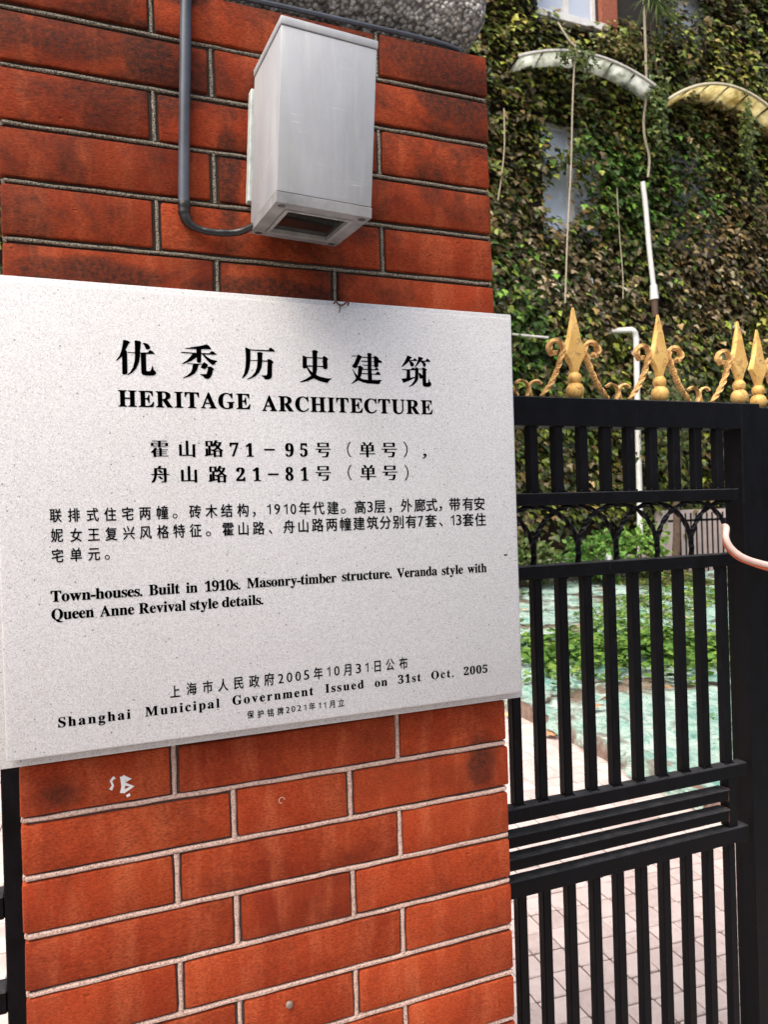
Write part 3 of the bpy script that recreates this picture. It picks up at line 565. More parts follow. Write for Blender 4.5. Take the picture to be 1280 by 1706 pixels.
for ob in tobs.values(): cu = ob.data; bpy.data.objects.remove(ob); bpy.data.curves.remove(cu)
items = []                                                       # (z centre, verts xz, faces)
for kd, ch, X, Z, W_, H_ in CHARS:
    X, Z, W_, H_ = X/1e4, Z/1e4, W_/1e4, H_/1e4
    if kd == 'B': items.append((Z, np.array([(X-W_/2, Z-H_/2), (X+W_/2, Z-H_/2), (X+W_/2, Z+H_/2), (X-W_/2, Z+H_/2)]), [(0, 1, 2, 3)])); continue
    if kd == 'O':
        n = 20; V = [(X+math.cos(2*math.pi*k/n)*W_/2*f_, Z+math.sin(2*math.pi*k/n)*H_/2*f_) for f_ in (1, .66) for k in range(n)]
        items.append((Z, np.array(V), [(k, (k+1) % n, n+(k+1) % n, n+k) for k in range(n)])); continue
    if kd == 'N' and ch == '1':                                  # bar with a slanting flag
        t = W_*.34; l_, r_, b_, u_ = X-W_/2, X+W_/2, Z-H_/2, Z+H_/2
        items.append((Z, np.array([(r_-t, b_), (r_, b_), (r_, u_), (r_-t*.8, u_), (r_-t, u_-H_*.08), (l_, u_-H_*.22), (l_, u_-H_*.32), (r_-t, u_-H_*.22)]), [(0, 1, 2, 3, 4, 7), (4, 5, 6, 7)])); continue
    V, F = tm[(kd, ch)]
    if kd in 'CS':
        U = np.stack([X + (V[:, 0]-.5)*W_, Z + (V[:, 1]-.375)*H_], 1)
        if kd == 'C' and ch not in '（）':
            for s_ in (-.042, -.021, 0, .021, .042): items.append((Z, U + np.array([s_*W_, 0]), F))
        else:
            e = .014 if ch not in '（）' else .004
            for a_, b_ in ((-1, 0), (1, 0), (0, -1), (0, 1)): items.append((Z, U + np.array([a_*W_*e*1.3, b_*H_*e]), F))
    else:
        lo, hi = V.min(0), V.max(0); U = (V-(lo+hi)/2)/(hi-lo)*np.array([W_, H_]) + np.array([X, Z]); e = {'D': .055, 'N': .03, 'K': .05}[kd]*W_
        for s_ in (-e, e): items.append((Z, U + np.array([s_, 0]), F))
capH = np.ptp(tm[('M', 'H')][0][:, 1])
for s, X0, X1, Z0, hh in WORDS:
    X0, X1, Z0 = X0/1e4, X1/1e4, Z0/1e4
    ch_ = .0193 if Z0 > 1.5 else (.0126 if Z0 > 1.3 else .0112)
    k = ch_/capH
    ws = [np.ptp(tm[('M', c)][0][:, 0])*k for c in s]
    gap = (X1-X0-sum(ws))/max(1, len(s)-1)
    if gap < .0006:                                              # squeeze the letters when they would touch
        sq = (X1-X0-.0006*(len(s)-1))/sum(ws); gap = .0006
    else: sq = 1
    x = X0
    for c, wc in zip(s, ws):
        V, F = tm[('M', c)]
        U = np.stack([x + (V[:, 0]-V[:, 0].min())*k*sq, Z0 + V[:, 1]*k], 1); e = ch_*(.045 if c in '.-' else .022)
        for a_, b_ in ((-e, 0), (e, 0), (0, e*.5), (0, -e*.5)): items.append((Z0+ch_/2, U + np.array([a_, b_]), F))
        x += wc*sq+gap
LINE_Z = [1.2455, 1.2667, 1.2875, 1.3904, 1.4125, 1.457, 1.4803, 1.5045, 1.5518, 1.5830, 1.6433]
lines = [[] for _ in LINE_Z]
for a in items: lines[min(range(len(LINE_Z)), key=lambda k: abs(LINE_Z[k]-a[0]))].append(a)
for ln in lines:
    vs, fs = [], []
    for _, V, F in ln:
        o_ = len(vs); vs += [(x, GLYPH_Y, z) for x, z in V]; fs += [tuple(i+o_ for i in f) for f in F]
    me = bpy.data.meshes.new('lettering_line'); me.from_pydata(vs, [], fs); link('lettering_line', me, INK, plq)
# the six large title characters: cut-out outlines with counters
def inside(p, pl):
    c = False
    for (x0, y0), (x1, y1) in zip(pl, pl[1:]+pl[:1]):
        if (y0 > p[1]) != (y1 > p[1]) and p[0] < (x1-x0)*(p[1]-y0)/(y1-y0)+x0: c = not c
    return c
title = []
for nm, (polys, holes) in GLYPHS.items():
    grp = []
    for pl in polys:
        cu = bpy.data.curves.new('g', 'CURVE'); cu.dimensions = '2D'; cu.fill_mode = 'FRONT'
        for ring in [pl] + [h for h in holes if all(inside(q, pl) for q in h)]:
            s_ = cu.splines.new('POLY'); s_.points.add(len(ring)-1); s_.use_cyclic_u = True
            for q, (x, z) in zip(s_.points, ring): q.co = (x/1e4, z/1e4, 0, 1)
        grp.append(bpy.data.objects.new('g', cu)); C.objects.link(grp[-1])
    title.append(grp)
bpy.context.view_layer.update(); dg = bpy.context.evaluated_depsgraph_get()
for grp in title:
    vs, fs = [], []
    for ob in grp:
        me = bpy.data.meshes.new_from_object(ob.evaluated_get(dg)); o_ = len(vs)
        vs += [(v.co.x, GLYPH_Y, v.co.y) for v in me.vertices]; fs += [tuple(i+o_ for i in p.vertices) for p in me.polygons]; bpy.data.meshes.remove(me)
    for ob in grp: cu = ob.data; bpy.data.objects.remove(ob); bpy.data.curves.remove(cu)
    me = bpy.data.meshes.new('title_character'); me.from_pydata(vs, [], fs); link('title_character', me, INK, plq)

# ------------------------------------------------------------------ lamp, cables
lamp = empty('wall_lamp', 'grey metal box lamp fixed on the pillar above the plaque', 'lamp')
Wl, Hl, Dl = .119, .209, .134
MB().box(-Wl/2, Wl/2, -Dl, 0, -Hl/2+.0135, Hl/2-.0085, bev=.0015, seg=2).build('housing', ALU, lamp, (0, 0, 0), sm=True)
MB().box(-Wl/2-.001, Wl/2+.001, -Dl-.001, .001, Hl/2-.0078, Hl/2+.0015, bev=.001, seg=2).build('lid', ALU, lamp, (0, 0, 0), sm=True)
fr = MB()
for a in ((-Wl/2-.0005, Wl/2+.0005, -Dl-.0005, -Dl+.018), (-Wl/2-.0005, Wl/2+.0005, -.018, .0005), (-Wl/2-.0005, -Wl/2+.016, -Dl+.0181, -.0181), (Wl/2-.016, Wl/2+.0005, -Dl+.0181, -.0181)):
    fr.box(*a, -Hl/2, -Hl/2+.0128, bev=.0006)
o = fr.build('bottom_frame', simple('shaded_aluminium', (.24, .245, .25), .6, nsc=30, var=.3), lamp, (0, 0, 0))  # underside shade painted in as a darker grey than the housing
ir = MB()
for a in ((-Wl/2+.0163, Wl/2-.0163, -Dl+.0183, -Dl+.023), (-Wl/2+.0163, Wl/2-.0163, -.023, -.0183), (-Wl/2+.0163, -Wl/2+.021, -Dl+.0231, -.0231), (Wl/2-.021, Wl/2-.0163, -Dl+.0231, -.0231)):
    ir.box(*a, -Hl/2-.0012, -Hl/2+.006)
ir.build('glass_rim', simple('lamp_rim_grey', (.3, .31, .31), .5), lamp, (0, 0, 0))
MB().box(-Wl/2+.02, Wl/2-.02, -Dl+.022, -.022, -Hl/2+.004, -Hl/2+.007).build('glass_pane', DARKGLASS, lamp, (0, 0, 0))
for sx_ in (-1, 1):
    for y_ in (-Dl+.009, -.009): MB().lathe([(.0048, -Hl/2-.0006), (.0048, -Hl/2+.004)], sx_*(Wl/2-.009), y_, 12).build('screw', simple('dark_screw', (.06, .06, .06), .5), lamp, (0, 0, 0))
MB().box(-Wl/2-.0035, Wl/2-.012, .0015, .017, -Hl/2+.042, Hl/2-.022, bev=.001).build('back_plate', simple('mint_grey_plate', (.50, .56, .54), .5), lamp, (0, 0, 0))
lamp.rotation_euler = (Matrix.Rotation(.042, 3, 'Y') @ Matrix.Rotation(.0134, 3, 'Z') @ Matrix.Rotation(.0713, 3, 'X')).to_euler()
lamp.location = (-.3129, -.021, 1.9728)
cb = empty('electric_cable', 'grey conduit cable running down the bricks beside the lamp and bending into it', 'cable', (-.45, -.01, 1.87))
MB().tube([(-.4415 - .0185*(2.45-2.4*0-z_)/.56*1.0 + .0012*math.sin(z_*9), -.0085, z_) for z_ in np.linspace(2.45, 1.897, 14)], .0073, 14).build('rigid_conduit', CABLE, cb, sm=True)
MB().tube(bez([(-.4600, -.0085, 1.905), (-.4605, -.008, 1.890), (-.4560, -.008, 1.879), (-.448, -.008, 1.8735)], 6), [.0078, .0082, .0084, .0080, .0074, .0080, .0078, .0070, .0074, .0070, .0072, .0066, .0068, .0060, .0058, .0056, .0054, .0052, .005], 12).build('tape_wrap', TAPE, cb, sm=True)
MB().tube(bez([(-.450, -.008, 1.8745), (-.435, -.009, 1.870), (-.415, -.011, 1.8690), (-.392, -.014, 1.8715), (-.375, -.03, 1.876)], 6), [.0050, .0046, .0048, .0043, .0046, .0042]*4+[.0042], 10).build('flexible_lead', TAPE, cb, sm=True)
tag(MB().tube(bez([(-.60, .004, 2.196), (-.42, .004, 2.1945), (-.30, .002, 2.1935), (-.20, .001, 2.1925), (-.12, .002, 2.1930), (-.06, .008, 2.194), (-.035, .022, 2.196), (-.03, .06, 2.196)], 8), .0034, 10).build('black_cable', CABLE, sm=True), 'thin dark cable lying along the top brick course under the pebble-dashed cap', 'cable')

# ------------------------------------------------------------------ gates
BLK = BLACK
def twisted(pts, r, tw=90.): return MB().tube(pts, r, 4, twist=tw)
def spear(root, x, y, z, s=1.):
    b = MB(); prof = [(.0065, .050), (.0085, .060), (.013, .073), (.022, .086), (.0285, .0945), (.0235, .107), (.0165, .127), (.0105, .150), (.0055, .175), (.0025, .193)]
    rings = [[b.bm.verts.new((x+r_*a*1.14, y+min(r_, .010)*c*.75, z+h)) for a, c in ((-1, 0), (-.7, -1), (.7, -1), (1, 0), (.7, 1), (-.7, 1))] for r_, h in prof]
    for A, B in zip(rings, rings[1:]):
        for k in range(6): b.bm.faces.new((A[k], A[(k+1) % 6], B[(k+1) % 6], B[k]))
    b.bm.faces.new(rings[0][::-1]); b.bm.faces.new(rings[-1])
    sp_ = b.build('spear_head', GOLD, root)
    def ball(cz, r_):
        pr = [(max(.0012, r_*math.sin(math.pi*k/10)), cz-r_*math.cos(math.pi*k/10)) for k in range(11)]
        return MB().lathe([(r, q+z) for r, q in pr], x, y, 16).build('finial_ball', GOLD, root, sm=True)
    ball(.0175, .0195); ball(.0435, .0150)
def scrolls(root, x, y, z, left=True, right=True, mid=True):
    def S(sgn):
        leg = [(-.084, .004), (-.077, .012), (-.059, .033), (-.043, .062), (-.032, .090), (-.027, .106), (-.034, .119), (-.046, .1225), (-.058, .116), (-.062, .104), (-.055, .094), (-.045, .098)]
        pts = bez([(x - sgn*a*-1 if False else x + (a if sgn < 0 else -a), y, z+h) for a, h in leg], 5)
        n = len(pts); rr = [.0092*(.75+.25*min(1, k/8))*(1 if k < n*.55 else 1.12) for k in range(n)]
        MB().tube(pts, rr, 4, twist=75., flat=.55).build('scroll', RUSTG, root)
    if left: S(-1)
    if right: S(1)
    if mid:
        for sg in (-1, 1):
            pts = bez([(x+.112 + sg*.030, y, z+.030), (x+.112 + sg*.020, y, z+.036), (x+.112+sg*.006, y, z+.031), (x+.112+sg*.001, y, z+.018), (x+.112+sg*.006, y, z+.003)], 5)
            MB().tube(pts, .0068, 4, twist=40., flat=.5).build('small_scroll', RUSTG, root)
def gate(name, label, x0, x1, YF, dz=0., spears=(), bars=(), rails=True):
    g_ = empty(name, label, 'gate', (x0, YF+.027, 0))
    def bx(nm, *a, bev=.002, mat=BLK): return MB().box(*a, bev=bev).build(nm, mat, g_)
    bx('top_rail', x0, x1, YF, YF+.055, 1.662+dz, 1.721+dz)
    if rails:
        for nm, za, zb in (('rail', 1.500, 1.526), ('rail', 1.352, 1.380), ('rail', .873, .903), ('rail', .725, .760)):
            bx(nm, x0+.002, x1+.002-.018, YF-.003, YF+.027, za, zb)
        for za in (.824, .779):
            bx('channel_rail', x0+.002, x1-.071, YF, YF+.03, za, za+.026)
            bx('rail_lip', x0+.002, x1-.071, YF-.006, YF-.0002, za+.022, za+.026, bev=.0008)
        for k, x in enumerate(bars):
            for za, zb in ((1.5262, 1.6618), (.9032, 1.3518), (.12, .7248)):
                if zb < .8 and k == len(bars)-1: pass
                bx('bar', x-.0205+rnd.uniform(-.0006, .0006), x, YF+.005, YF+.0255, za, zb, bev=.0018)
        bx('short_post', x1-.070, x1-.043, YF+.002, YF+.028, .7602, .8728)
        for za in (.779, .824): bx('rust_patch', x1-.0725, x1-.0701, YF-.001, YF+.02, za-.004, za+.027, bev=.001, mat=RUST)
        wb = MB()
        for x in bars:
            for zz in (.9035, 1.3515, 1.5265, 1.6615, .7245):
                for q in (x-.0215, x+.0008):
                    cz = zz + rnd.uniform(-.001, .001); r_ = rnd.uniform(.0018, .0034)
                    wb.tube([(q+rnd.uniform(-.001, .001), YF+.004, cz-r_), (q, YF+.0055, cz), (q, YF+.004, cz+r_)], [r_*.5, r_, r_*.5], 6)
        tag(wb.build('weld_beads', BLK, g_, sm=True), kind='stuff')
        bx('bottom_rail', x0, x1-.0002, YF, YF+.05, .06, .12)
    return g_, bx
bars = [.0305, .0922, .154, .2155, .273, .334, .396, .4565, .5185, .580, .643, .7045, .768]
g1, bx1 = gate('iron_gate', 'black iron gate right of the pillar with gold spear finials and arched bars', -.02, .818, .30, bars=bars)
bx1('stile', .8182, .877, .30, .356, .04, 1.721)
bx1('hanging_stile', -.075, -.0202, .30, .356, .04, 1.721)
arch_c = [.056+.1035*k for k in range(8)]
for c in arch_c:
    pts = []
    for k in range(25):
        t = k/24*math.pi; pts.append((c-.1045*math.cos(t), .314 + (.004 if round((c-.056)/.1035) % 2 else -.004), 1.398 + .1*math.sin(t)))
    pts = [(pts[0][0], pts[0][1], 1.3802)] + pts + [(pts[-1][0], pts[-1][1], 1.3802)]
    pts = [p for p in pts if -.018 < p[0] < .806]
    if len(pts) > 4: MB().tube(pts, .0064, 4, twist=55., flat=.9).build('arch_rod', BLK, g1)
for x in (.157, .383, .609, .843):
    if x < 0: continue
    spear(g1, x, .327, 1.7215)
    if x < .8: scrolls(g1, x, .327, 1.721)
    else: scrolls(g1, x, .327, 1.721, right=False, mid=False)
g2, bx2 = gate('iron_gate', 'dark edge of the next black iron gate leaf at the right rim of the photo', 0.9852, 1.9, .352, dz=.0, bars=[.9852+.06*k for k in range(1, 14)])
bx2('stile', .925, .985, .352, .408, .04, 1.721)
spear(g2, .962, .38, 1.7215); scrolls(g2, .962, .38, 1.7215, left=False)
for x in (1.19, 1.415, 1.64): spear(g2, x, .38, 1.721); scrolls(g2, x, .38, 1.721)
g3 = empty('iron_gate', 'black iron gate stile and rails left of the pillar below the plaque', 'gate', (-.70, .327, 0))
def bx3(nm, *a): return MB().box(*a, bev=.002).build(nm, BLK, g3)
bx3('stile', -.7195, -.66, .30, .356, .04, 1.721)
for za, zb in ((1.662, 1.721), (1.500, 1.526), (1.352, 1.380), (.890, .926), (.745, .780)): bx3('rail', -1.62, -.7197, .30, .34, za, zb)
for k in range(14):
    x = -.795-.06*k
    if x > -.79: continue
    for za, zb in ((1.5262, 1.6618), (.9262, 1.3518), (.05, .7448)): bx3('bar', x-.02, x, .31, .33, za, zb)
# pale and orange cables looped over the gate
hose = [(.800, .345, 1.428), (.772, .315, 1.440), (.748, .285, 1.437), (.735, .275, 1.418), (.742, .270, 1.396), (.765, .265, 1.376), (.80, .262, 1.362), (.85, .262, 1.350), (.90, .265, 1.342), (.97, .27, 1.335), (1.1, .27, 1.33)]
tag(MB().tube(bez(hose, 6), .0068, 12).build('hose', PINK, sm=True), 'pale pink hose curling round the gate rail at the right edge', 'hose')
tag(MB().tube(bez([(x+.002, y+.006, z-.0085 - .002*math.sin(x*30)) for x, y, z in hose[2:]], 6), .0042, 10).build('cord', ORANGE, sm=True), 'thin orange cord running just under the pale pink hose on the gate', 'cord')

# ------------------------------------------------------------------ planting bed with kerb, net and weeds
def bedz(x, y):
    return .13 + .10*max(0, min(1, (y-3.5)/5)) + .05*fbm(x*.9, y*.9) + .02*fbm(x*3, y*3)
def grid(name, x0, x1, y0, y1, st, zf, mat, rot=True):
    nx, ny = int((x1-x0)/st)+1, int((y1-y0)/st)+1; V = []; 
    for j in range(ny):
        for i in range(nx):
            p = yard(x0+i*st, y0+j*st) if rot else Vector((x0+i*st, y0+j*st, 0)); V.append((p.x, p.y, zf(p.x, p.y, x0+i*st, y0+j*st)))
    F = [(j*nx+i, j*nx+i+1, (j+1)*nx+i+1, (j+1)*nx+i) for j in range(ny-1) for i in range(nx-1)]
    me = bpy.data.meshes.new(name); me.from_pydata(V, [], F); smooth(me, 80); return link(name, me, mat)
KX = 2.10                                                        # kerb line in yard coordinates
o = grid('flower_bed', KX+.03, 13.5, -1.2, 11.0, .12, lambda x, y, a, b: (bedz(x, y) if a > KX+.15 else .10), SOIL); tag(o, kind='structure')
kb = empty('kerb', 'low brown stone kerb along the paving, half covered by teal netting', 'kerb', yard(KX, 0))
for j in range(17):
    y0 = -1.2 + j*.7
    b = MB().box(-.05, .05, .004, .696, -.02, .118 + rnd.uniform(-.004, .004), bev=.008, seg=2)
    o = b.build('kerb_stone', KERB, kb); o.location = yard(KX, y0)-kb.location; o.rotation_euler.z = A4 + rnd.uniform(-.006, .006)
def netz(x, y, a, b):
    wr = .030*fbm(a*3.1, b*3.4, 2.) + .014*fbm(a*11, b*9, 4.)
    if a < KX-.055: return max(.006, .05 + .6*(a-(KX-.055))*2 + wr*.3) if a > KX-.1 else .012
    if a < KX+.08: return .132 + wr*.12
    return bedz(x, y) + .035 + wr
nx0 = KX-.075
V, F = [], []
cols = [KX-.10, KX-.085, KX-.066, KX-.0605, KX-.058, KX-.05, KX-.02, KX+.02, KX+.06] + [KX+.10+.055*k for k in range(130)]
rows_ = [-.9+.06*k for k in range(180)]
for j, b_ in enumerate(rows_):
    for i, a in enumerate(cols):
        aa = a + (.010*math.sin(b_*7)+.012*fbm(b_*3, 1.) if i < 4 else 0)
        p = yard(aa, b_); hem = .035 + .035*(.5+.5*math.sin(b_*2.3)) + .03*fbm(b_*4, 5.)
        if i == 0: z = max(.004, hem-.03)
        elif i == 1: z = max(.008, hem)
        elif i == 2: z = .085
        elif i == 3: z = .118
        elif i in (4, 5): z = .129 + .002*fbm(b_*6, a*9)
        elif i < 9: z = .132 + .004*fbm(b_*6, a*20)
        else: z = netz(p.x, p.y, a, b_)
        V.append((p.x, p.y, z))
nc = len(cols)
for j in range(len(rows_)-1):
    for i in range(nc-1):
        if i < 3 and fbm(rows_[j]*1.5, 9.) > .12: continue       # gaps where the kerb shows bare
        F.append((j*nc+i, j*nc+i+1, (j+1)*nc+i+1, (j+1)*nc+i))
me = bpy.data.meshes.new('garden_net'); me.from_pydata(V, [], F); smooth(me, 80)
tag(link('garden_net', me, NET), 'crumpled teal green netting spread over the planting bed and its kerb', 'netting')

def leaf_template(kind):
    if kind == 'ivy':       # three-lobed, tip at +Y
        T = [(0, 0, 0), (.30, -.12, -.06), (.52, .16, -.10), (.30, .34, -.04), (.20, .62, -.05), (0, .95, -.12), (-.20, .62, -.05), (-.30, .34, -.04), (-.52, .16, -.10), (-.30, -.12, -.06), (0, .40, .05)]
        F = [(0, 1, 2, 10), (10, 2, 3, 4), (10, 4, 5), (10, 5, 6), (10, 6, 7, 8), (10, 8, 9, 0)]
    else:                   # oval
        T = [(0, 0, 0), (.26, .25, -.05), (.32, .55, -.06), (.16, .85, -.10), (0, 1.0, -.16), (-.16, .85, -.10), (-.32, .55, -.06), (-.26, .25, -.05), (0, .5, .05)]
        F = [(0, 1, 2, 8), (8, 2, 3, 4), (8, 4, 5, 6), (8, 6, 7, 0)]
    return np.array(T, float), F
def frames(org, tip, nrm, size):
    tip = tip/np.linalg.norm(tip, axis=1)[:, None]; nrm = nrm - tip*np.sum(nrm*tip, 1)[:, None]; nrm /= np.linalg.norm(nrm, axis=1)[:, None]
    x = np.cross(tip, nrm); s = size[:, None]
    return np.stack([x*s, tip*s, nrm*s, org], 1)
def vnoise(x, y, sc, seed):   # cheap smooth numpy noise
    r = np.random.default_rng(seed); out = np.zeros_like(x)
    for k in range(7):
        a = r.uniform(0, 2*np.pi); f = sc*r.uniform(.6, 1.8); out += np.sin((x*np.cos(a)+y*np.sin(a))*f + r.uniform(0, 6.28))
    return out/4.
# weeds: bands of low leafy plants
def weeds(name, n, xr, yr, dens, size, label, hgt, tints, hol=0., seed=1):
    r = np.random.default_rng(seed); a = r.uniform(*xr, n*3); b = r.uniform(*yr, n*3)
    keep = dens(a, b) > r.uniform(0, 1, n*3); a, b = a[keep][:n], b[keep][:n]; N = len(a)
    X = a*math.cos(A4)-b*math.sin(A4); Y = a*math.sin(A4)+b*math.cos(A4)
    cl = .5+.5*vnoise(a, b, 7., seed+5)
    Z = np.array([bedz(x, y) for x, y in zip(X, Y)]) + .03 + hgt*np.clip(cl, 0, 1.2)*r.uniform(.25, 1., N)
    az = r.uniform(0, 2*np.pi, N); tip = np.stack([np.cos(az), np.sin(az), r.uniform(-.5, .35, N)], 1)
    nrm = np.stack([r.normal(0, .35, N), r.normal(0, .35, N)-.15, np.ones(N)], 1)
    t = np.array(tints); ci = r.integers(0, len(t), N); col = t[ci]*r.uniform(.75, 1.25, (N, 1))
    T, F = leaf_template('oval')
    return tag(bulk(name, T, F, frames(np.stack([X, Y, Z], 1), tip, nrm, size*r.uniform(.6, 1.35, N)), col, WEED), label, 'plants', kind='stuff')
G1 = [(.12, .25, .04), (.09, .20, .035), (.22, .36, .06), (.05, .12, .022)]
def band(c, w, amp, seed):
    return lambda a, b: np.clip(1.4-abs((b - (c - .0*a) + amp*vnoise(a, b, 1.3, seed)))/w, 0, 1)
weeds('low_weeds', 7500, (2.35, 7.5), (3.2, 6.6), lambda a, b: np.clip(1.3-np.abs(b+.15*a-5.2+.6*vnoise(a, b, 1.3, 3))/.85, 0, 1)*np.clip(.75+.9*vnoise(a, b, 2.2, 8), .05, 1), .085, 'dense band of leafy green weeds growing across the middle of the netted bed', .22, G1, seed=2)
weeds('scattered_weeds', 11000, (2.2, 8.5), (1.6, 9.5), lambda a, b: np.clip((vnoise(a, b, 1.8, 9)-.02)*1.6, 0, .8), .055, 'sparse green weeds poking through the teal netting', .09, G1+[(.22, .30, .06)], seed=3)
weeds('ground_creepers', 5200, (3., 13), (8.2, 10.6), lambda a, b: np.clip(.3+vnoise(a, b, 1.6, 19), 0, 1), .075, 'olive creepers sprawling along the foot of the ivy wall', .18, [(.08, .12, .025), (.13, .17, .035), (.05, .08, .02), (.18, .15, .05)], seed=4)
def dry_leaf(x, y, z, s, mat, label, rot):
    b = MB(); T, F = leaf_template('oval' if mat is YEL else 'ivy')
    vs = [b.bm.verts.new((p[0]*s*1.3, (p[1]-.45)*s, p[2]*s*1.6+.35*s*p[0]**2+.02*s)) for p in T]
    for f in F: b.bm.faces.new([vs[i] for i in f])
    o = b.build('fallen_leaf', mat, None, (x, y, z), sm=True); o.rotation_euler = (rnd.uniform(-.2, .2), rnd.uniform(-.2, .2), rot)
    m_ = o.modifiers.new('thickness', 'SOLIDIFY'); m_.thickness = .0006
    tag(o, label, 'leaf', 'dry leaves fallen round the bed')
dry_leaf(2.025, 1.99, .135, .085, YEL, 'curled yellow leaf on the kerb netting seen between two gate rails', .9)
dry_leaf(1.93, 2.02, .02, .06, BRN, 'small dark leaf on the paving left of the yellow leaf between the gate rails', 2.2)
dry_leaf(2.20, 3.20, .03, .10, BRN, 'brown leaf on the paving beside the kerb behind the second gate bar', 1.1)
dry_leaf(2.24, 3.72, .03, .10, YEL, 'orange yellow leaf against the kerb just right of the pillar', 2.6)
dry_leaf(2.46, 3.06, .21, .10, BRN, 'tan leaf lying on the netting above the kerb in the gate middle', .2)
dry_leaf(2.20, 3.95, .03, .09, BRN, 'dull brown leaf farthest along the kerb beside the pillar edge', .2)
r = np.random.default_rng(91); n = 160; a_ = r.uniform(2.2, 8, n); b_ = r.uniform(1.2, 9, n); X = a_*math.cos(A4)-b_*math.sin(A4); Y = a_*math.sin(A4)+b_*math.cos(A4)
T, F = leaf_template('oval')
tag(bulk('leaf_litter', T, F, frames(np.stack([X, Y, np.array([bedz(x, y) for x, y in zip(X, Y)])+.07], 1), r.normal(0, 1, (n, 3))*[1, 1, .15], r.normal(0, .3, (n, 3))+[0, 0, 1], r.uniform(.04, .09, n)), np.array([(.5, .30, .12), (.42, .20, .09), (.62, .5, .36)])[r.integers(0, 3, n)], WEED), 'dry brown litter scattered over the teal netting', 'leaves', kind='stuff')
# twigs beside the tiles
tag(MB().tube(bez([(1.55, 1.62, .006), (1.585, 1.61, .014), (1.62, 1.625, .008)], 4), .0022, 6).build('twig', WIRE), 'short dark twig lying on the pink paving behind the gate', 'twig')

# ------------------------------------------------------------------ town house far wall
FY = 10.0
house = empty('town_house', 'old brick town house wall almost hidden under ivy behind the garden', 'building', (8, FY+.3, 0))
b = MB()
holes = [(6.95, 8.2, 9.85, 11.6), (6.95, 8.2, 6.05, 8.05), (9.55, 10.75, 9.9, 11.6), (9.7, 10.9, 6.05, 8.0)]
xs = sorted({-8., 18.} | {h[0] for h in holes} | {h[1] for h in holes}); zs = sorted({0., 14.} | {h[2] for h in holes} | {h[3] for h in holes})
for xa, xb in zip(xs, xs[1:]):
    for za, zb in zip(zs, zs[1:]):
        cx, cz = (xa+xb)/2, (za+zb)/2
        if any(h[0] < cx < h[1] and h[2] < cz < h[3] for h in holes): continue
        b.box(xa, xb, FY, FY+.35, za, zb)
bmesh.ops.remove_doubles(b.bm, verts=b.bm.verts[:], dist=.0001)
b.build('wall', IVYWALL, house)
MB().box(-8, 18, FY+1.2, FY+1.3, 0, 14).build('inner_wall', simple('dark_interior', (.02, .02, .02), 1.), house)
MB().box(8.205, 8.56, FY-.10, FY-.002, 9.86, 13.9, bev=.01).build('brick_pier', REDWALL, house)
MB().box(6.80, 8.30, FY-.16, FY-.002, 9.72, 9.85, bev=.01).build('window_sill', WHITE, house)
def window(x0, x1, z0, z1, lab=None):
    w_ = MB(); y0, y1 = FY+.06, FY+.12; t = .075
    w_.box(x0, x0+t, y0, y1, z0, z1); w_.box(x1-t, x1, y0, y1, z0, z1); w_.box(x0+t+.001, x1-t-.001, y0, y1, z0, z0+t); w_.box(x0+t+.001, x1-t-.001, y0, y1, z1-t, z1)
    m_ = (x0+x1)/2; w_.box(m_-.06, m_+.06, y0-.01, y1, z0+t+.001, z1-t-.001); w_.box(x0+t+.001, m_-.061, y0+.005, y1-.005, z0+(z1-z0)*.62, z0+(z1-z0)*.62+.06)
    fr_ = w_.build('window_frame', WHITE, house)
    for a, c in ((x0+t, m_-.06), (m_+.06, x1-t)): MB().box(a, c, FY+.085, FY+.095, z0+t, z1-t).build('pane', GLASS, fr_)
for h in holes: window(*h)
# near-black panel: painted shade of a veranda opening, kept clear of ivy
MB().box(8.58, 9.5, FY-.05, FY-.002, 10.0, 13.9).build('recess_shade_panel', simple('recess_shade', (.02, .017, .015), 1.), house)

